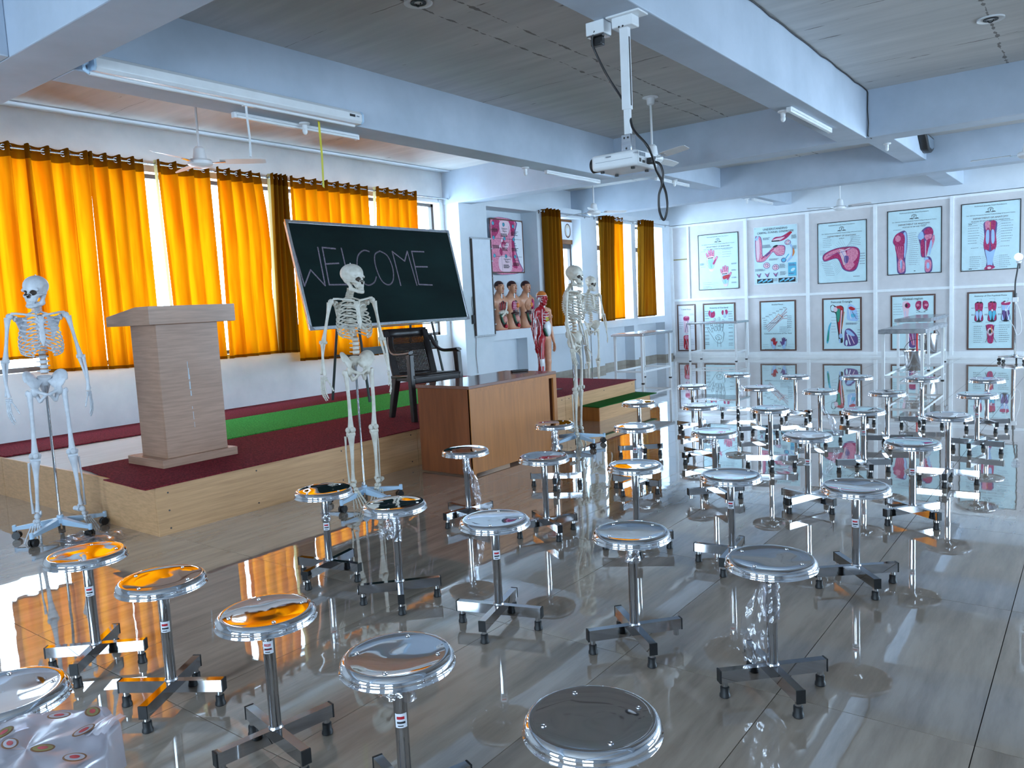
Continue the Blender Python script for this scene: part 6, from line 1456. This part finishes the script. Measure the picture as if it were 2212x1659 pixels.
def bust(y, label, kind, rz):
    t = thing('anatomical_torso', label, 'anatomical model', (-8.055,y,.987), rz, 'painted torso models in the alcove')
    place('torso_body', BUST, t)
    MB().box((-.10,-.15,-.001),(.10,.15,.006)).obj('base_plate', M['organp'], t, bevel=.003)
    organ('trachea', lambda p: cap(p,(.052,0,.46),(.058,0,.605),.017,.015), (.02,-.03,.43),(.09,.03,.63), M['organw'], t)
    for s_ in (-1,1): MB().sweep([(.050,s_*.024,.46),(.056,s_*.022,.53),(.054,s_*.024,.60)],.009,8).obj('artery', M['muscle'] if s_ > 0 else M['organd'], t)
    def lung(p):
        s = p.copy(); s[:,1] = np.abs(s[:,1]); return ell(s, V3(.050,.055,.40), V3(.046,.045,.095))
    if kind == 0:
        organ('open_lungs', lung, (-.02,-.12,.28),(.12,.12,.52), M['organp'], t)
        for s_ in (-1,1):
            for k in range(3): MB().sweep([(.092,s_*(.025+.022*k),.47-.01*k),(.100,s_*(.030+.024*k),.40),(.092,s_*(.034+.022*k),.33)],.006,6).obj('rib_stripe', M['red'] if k != 1 else M['organd'], t)
        organ('diaphragm', lambda p: np.maximum(ell(p,V3(.06,.02,.285),V3(.065,.11,.055)), -ell(p,V3(.06,.02,.275),V3(.058,.10,.048))), (-.02,-.12,.22),(.14,.15,.35), M['bone'], t)
        MB().sweep([(.085,.09,.46),(.112,.05,.36),(.118,.0,.28),(.112,-.07,.22)],[(.018,.010)]*4,8).obj('sash_flap', M['bone'], t)
    elif kind == 1:
        organ('open_lungs', lung, (-.02,-.12,.28),(.12,.12,.52), M['organp'], t)
        organ('chest_muscle', lambda p: ell(p,V3(.075,-.045,.40),V3(.040,.048,.085)), (.02,-.11,.29),(.13,.02,.50), M['mag'], t)
        for k in range(5): MB().sweep([(.108-.004*k,-.085,.45-.028*k),(.118,-.045,.455-.028*k),(.112,-.008,.45-.03*k)],.0055,6).obj('rib_stripe', M['lpink'], t)
        organ('heart', lambda p: ell(p,V3(.098,.03,.40),V3(.030,.032,.042)), (.05,-.02,.34),(.14,.08,.46), M['orn'], t)
    else:
        organ('breast_plate', lambda p: su(ell(p,V3(.062,-.02,.405),V3(.050,.085,.105)), ell(p,V3(.098,-.035,.385),V3(.030,.036,.034)),.02), (-.0,-.13,.28),(.15,.09,.53), M['skin'], t)
        MB().ball((.131,-.035,.383),(.006,.007,.007),8).obj('nipple', M['organd'], t)
        organ('side_muscle', lambda p: ell(p,V3(.070,.085,.41),V3(.040,.035,.095)), (.02,.03,.29),(.12,.13,.52), M['mag'], t)
        organ('heart', lambda p: ell(p,V3(.102,.085,.42),V3(.020,.025,.035)), (.07,.04,.37),(.13,.12,.47), M['orn'], t)
    organ('liver', lambda p: ell(p,V3(.070,-.01,.268),V3(.052,.092,.026)), (.0,-.12,.22),(.14,.10,.31), M['organg'] if kind == 2 else M['organd'], t) if kind else None
    for s_ in (1,): MB().sweep([(.092,-.075,.255),(.105,-.068,.20),(.108,-.05,.14),(.108,-.015,.10)],[.018,.019,.017,.012],10).obj('colon', M['organg'], t)
    def guts(p):
        g = ell(p,V3(.075,.015,.175),V3(.048,.062,.068))
        return g+.004*np.sin(90*p[:,1])*np.sin(80*p[:,2])
    organ('intestines', guts, (.0,-.08,.08),(.15,.11,.27), M['organp'], t, .006)
    organ('bladder', lambda p: ell(p,V3(.100,.035,.062),V3(.026,.036,.034)), (.05,-.02,.01),(.15,.09,.12), M['red'], t)
    return t
bust(10.335,'torso model half hidden by the whiteboard, opened lungs shown',0,-.12)
bust(10.69,'middle torso model in the alcove with a pink chest muscle',1,-.12)
bust(11.09,'torso model nearest the curtain, with one skin breast plate',2,-.12)

def man_f(p):
    s = p.copy(); s[:,1] = np.abs(s[:,1])
    a = ell(p, V3(0,0,.905), V3(.068,.100,.125)); a = su(a, ell(p, V3(0,0,.735), V3(.064,.088,.12)), .05)
    a = su(a, ell(s, V3(-.015,.045,.640), V3(.062,.055,.070)), .03)
    a = su(a, cap(s, (-.006,.05,.985), (-.008,.118,.968), .032,.036), .035)
    a = su(a, cap(p, (-.010,0,.985), (.0,0,1.055), .036,.034), .025)
    a = su(a, head_f(p, (.008,0,1.116), .76), .012)
    a = su(a, cap(s, (.0,.062,.62), (.008,.066,.345), .060,.037), .03)       # thigh
    a = su(a, cap(s, (.008,.066,.345), (-.006,.070,.20), .036,.039), .02)
    a = su(a, cap(s, (-.006,.070,.20), (-.012,.072,.055), .037,.020), .02)
    a = su(a, cap(s, (-.016,.072,.032), (.075,.082,.018), .024,.015), .02)
    a = su(a, cap(s, (-.008,.130,.955), (-.014,.158,.760), .034,.026), .02)   # arm
    a = su(a, cap(s, (-.014,.158,.760), (.020,.170,.590), .027,.017), .012)
    a = su(a, ell(s, V3(.028,.170,.548), V3(.020,.011,.032)), .012)           # palm
    for k, (dx, L) in enumerate(((-.016,.048),(-.005,.060),(.006,.063),(.017,.055))):
        b = V3(.028+dx,.171,.522); m = b+V3(.004,-.003,-.5*L*1.0); e = m+V3(-.004,-.010,-.5*L)
        a = np.minimum(a, np.minimum(cap(s, b, m, .0066,.006), cap(s, m, e, .006,.005)))
    a = su(a, cap(s, (.044,.166,.555), (.060,.156,.520), .008,.006), .006)
    a = ss(a, ell(p, V3(.078,-.010,.80), V3(.040,.060,.165)), .012)
    return np.maximum(a, .003-p[:,2])
def man_paint(c):
    m = np.where(c[:,1] < -.004, 1, 0); z, y, x = c[:,2], c[:,1], c[:,0]
    hd_ = z > 1.05; m[hd_ & (y < .012)] = 1; m[(z > 1.155)] = 2
    m[(np.abs(z-1.152) < .005) & (y < .03)] = 3
    ear = (y < -.047) & (np.abs(z-1.11) < .024) & (np.abs(x-.004) < .016); m[ear] = 3
    m[(((c-V3(.078,-.010,.80))/V3(.043,.064,.172))**2).sum(1) < 1.06] = 4
    kn = (y < 0) & (np.abs(z-.345) < .045) & (x > .02); m[kn] = 3
    for k in range(5):      # nerve and vein lines painted over the skinned side
        ln = (y < -.02) & (np.abs(x-(.012*k-.03)-.012*np.sin(14*z+k)) < .0035) & (z < 1.0); m[ln & (k % 2 == 0)] = 3
    return m
t = thing('muscle_figure', 'painted muscle figure with one red half and one skin half, behind the desk', 'anatomical model', (-5.43,7.80,.339), hd2(-5.43,7.80,.76,.65))
place('figure_body', net_mesh('figure_body', man_f, (-.12,-.22,-.01), (.12,.22,1.21), .0068, [M['skin'],M['muscle'],M['orn'],M['organw'],M['organd']], man_paint), t)
MB().box((-.12,-.16,-.0005),(.14,.16,.004)).obj('base_board', M['black'], t, bevel=.002)
def mo(name, f, lo, hi, m): return place(name, net_mesh(name, f, lo, hi, .006, m), t)
mo('rib_panel', lambda p: np.maximum(ell(p,V3(.030,.005,.885),V3(.048,.066,.098)), -.0-p[:,2]+.815), (-.03,-.08,.77),(.10,.09,1.0), M['muscle'])
for k in range(4): MB().sweep([(.060,-.052,.935-.032*k),(.080,-.015,.930-.034*k),(.079,.022,.935-.034*k),(.062,.06,.945-.034*k)],.004,6).obj('rib_line', M['organw'], t)
MB().sweep([(.055,-.06,.99),(.05,-.064,.90),(.056,-.062,.80)],.004,6).obj('vein_line', M['organw'], t)
mo('breast', lambda p: su(ell(p,V3(.045,.062,.905),V3(.042,.040,.060)), ell(p,V3(.075,.062,.895),V3(.026,.028,.028)),.015), (-.0,.01,.82),(.12,.12,.98), M['skin'])
MB().ball((.101,.062,.893),(.005,.006,.006),8).obj('nipple', M['organd'], t)
e = MB().lathe([(0,.012),(.014,.012),(.024,.006),(.026,0)], 20, caps=False).obj('yellow_disc', M['yellow'], t, loc=(.076,.000,.868)); e.rotation_euler = (0,PI/2,-.3)
e = MB().lathe([(.010,.0),(.013,.003),(.016,0)], 16, caps=False).obj('disc_ring', M['ink'], t, loc=(.0885,.0,.868)); e.rotation_euler = (0,PI/2,-.3)
mo('white_apron', lambda p: su(ell(p,V3(.058,.022,.775),V3(.034,.055,.075)), ell(p,V3(.062,.026,.715),V3(.030,.040,.060)),.02), (.0,-.05,.63),(.11,.10,.87), M['organw'])
mo('green_organ', lambda p: cap(p,(.066,-.045,.745),(.072,-.012,.672),.017,.015), (.03,-.08,.63),(.11,.03,.78), M['organg'])
mo('windpipe', lambda p: cap(p,(.030,0,.985),(.034,0,1.045),.012,.011), (.01,-.02,.96),(.06,.02,1.07), M['organw'])
for pts in ([(.055,-.030,1.150),(.040,-.048,1.125),(.004,-.055,1.112)],[(.056,-.032,1.100),(.036,-.050,1.108),(.004,-.055,1.112)],[(.050,-.030,1.072),(.034,-.046,1.085),(.004,-.053,1.105)],[(.030,-.046,1.155),(.028,-.05,1.11),(.032,-.044,1.07)],[(.002,-.040,1.085),(-.004,-.034,1.03),(-.01,-.06,.99),(.0,-.085,.975)]):
    MB().sweep(spline(pts,5),.0028,6).obj('nerve_line', M['organw'], t)
for sy in (0,1,2): MB().sweep(spline([(.03-.022*sy,-.135-.01*sy,.97),(.024-.02*sy,-.170,.80),(.045-.018*sy,-.184,.62)],6),.0025,6).obj('nerve_line', M['organw'], t)
for sy in (0,1): MB().sweep(spline([(.05-.03*sy,-.085,.62),(.045-.02*sy,-.098,.46),(.035-.02*sy,-.092,.36)],6),.003,6).obj('nerve_line', M['organw'], t)
# lettering becomes plain mesh
bpy.context.view_layer.update()
dg = bpy.context.evaluated_depsgraph_get()
for o in TEXTS:
    me = bpy.data.meshes.new_from_object(o.evaluated_get(dg)); n = o.name
    q = bpy.data.objects.new('lettering', me); COL.objects.link(q); q.parent = o.parent; q.location = o.location; q.rotation_euler = o.rotation_euler
    q['label'] = 'printed words ' + o.data.body.replace(chr(10), ' ') if len(o.data.body) < 40 else 'line of printed words'
for o in TEXTS: bpy.data.objects.remove(o, do_unlink=True)
for i, q in enumerate([o for o in COL.objects if o.name.startswith('lettering')]): q.name = 'lettering'
bpy.context.view_layer.update()
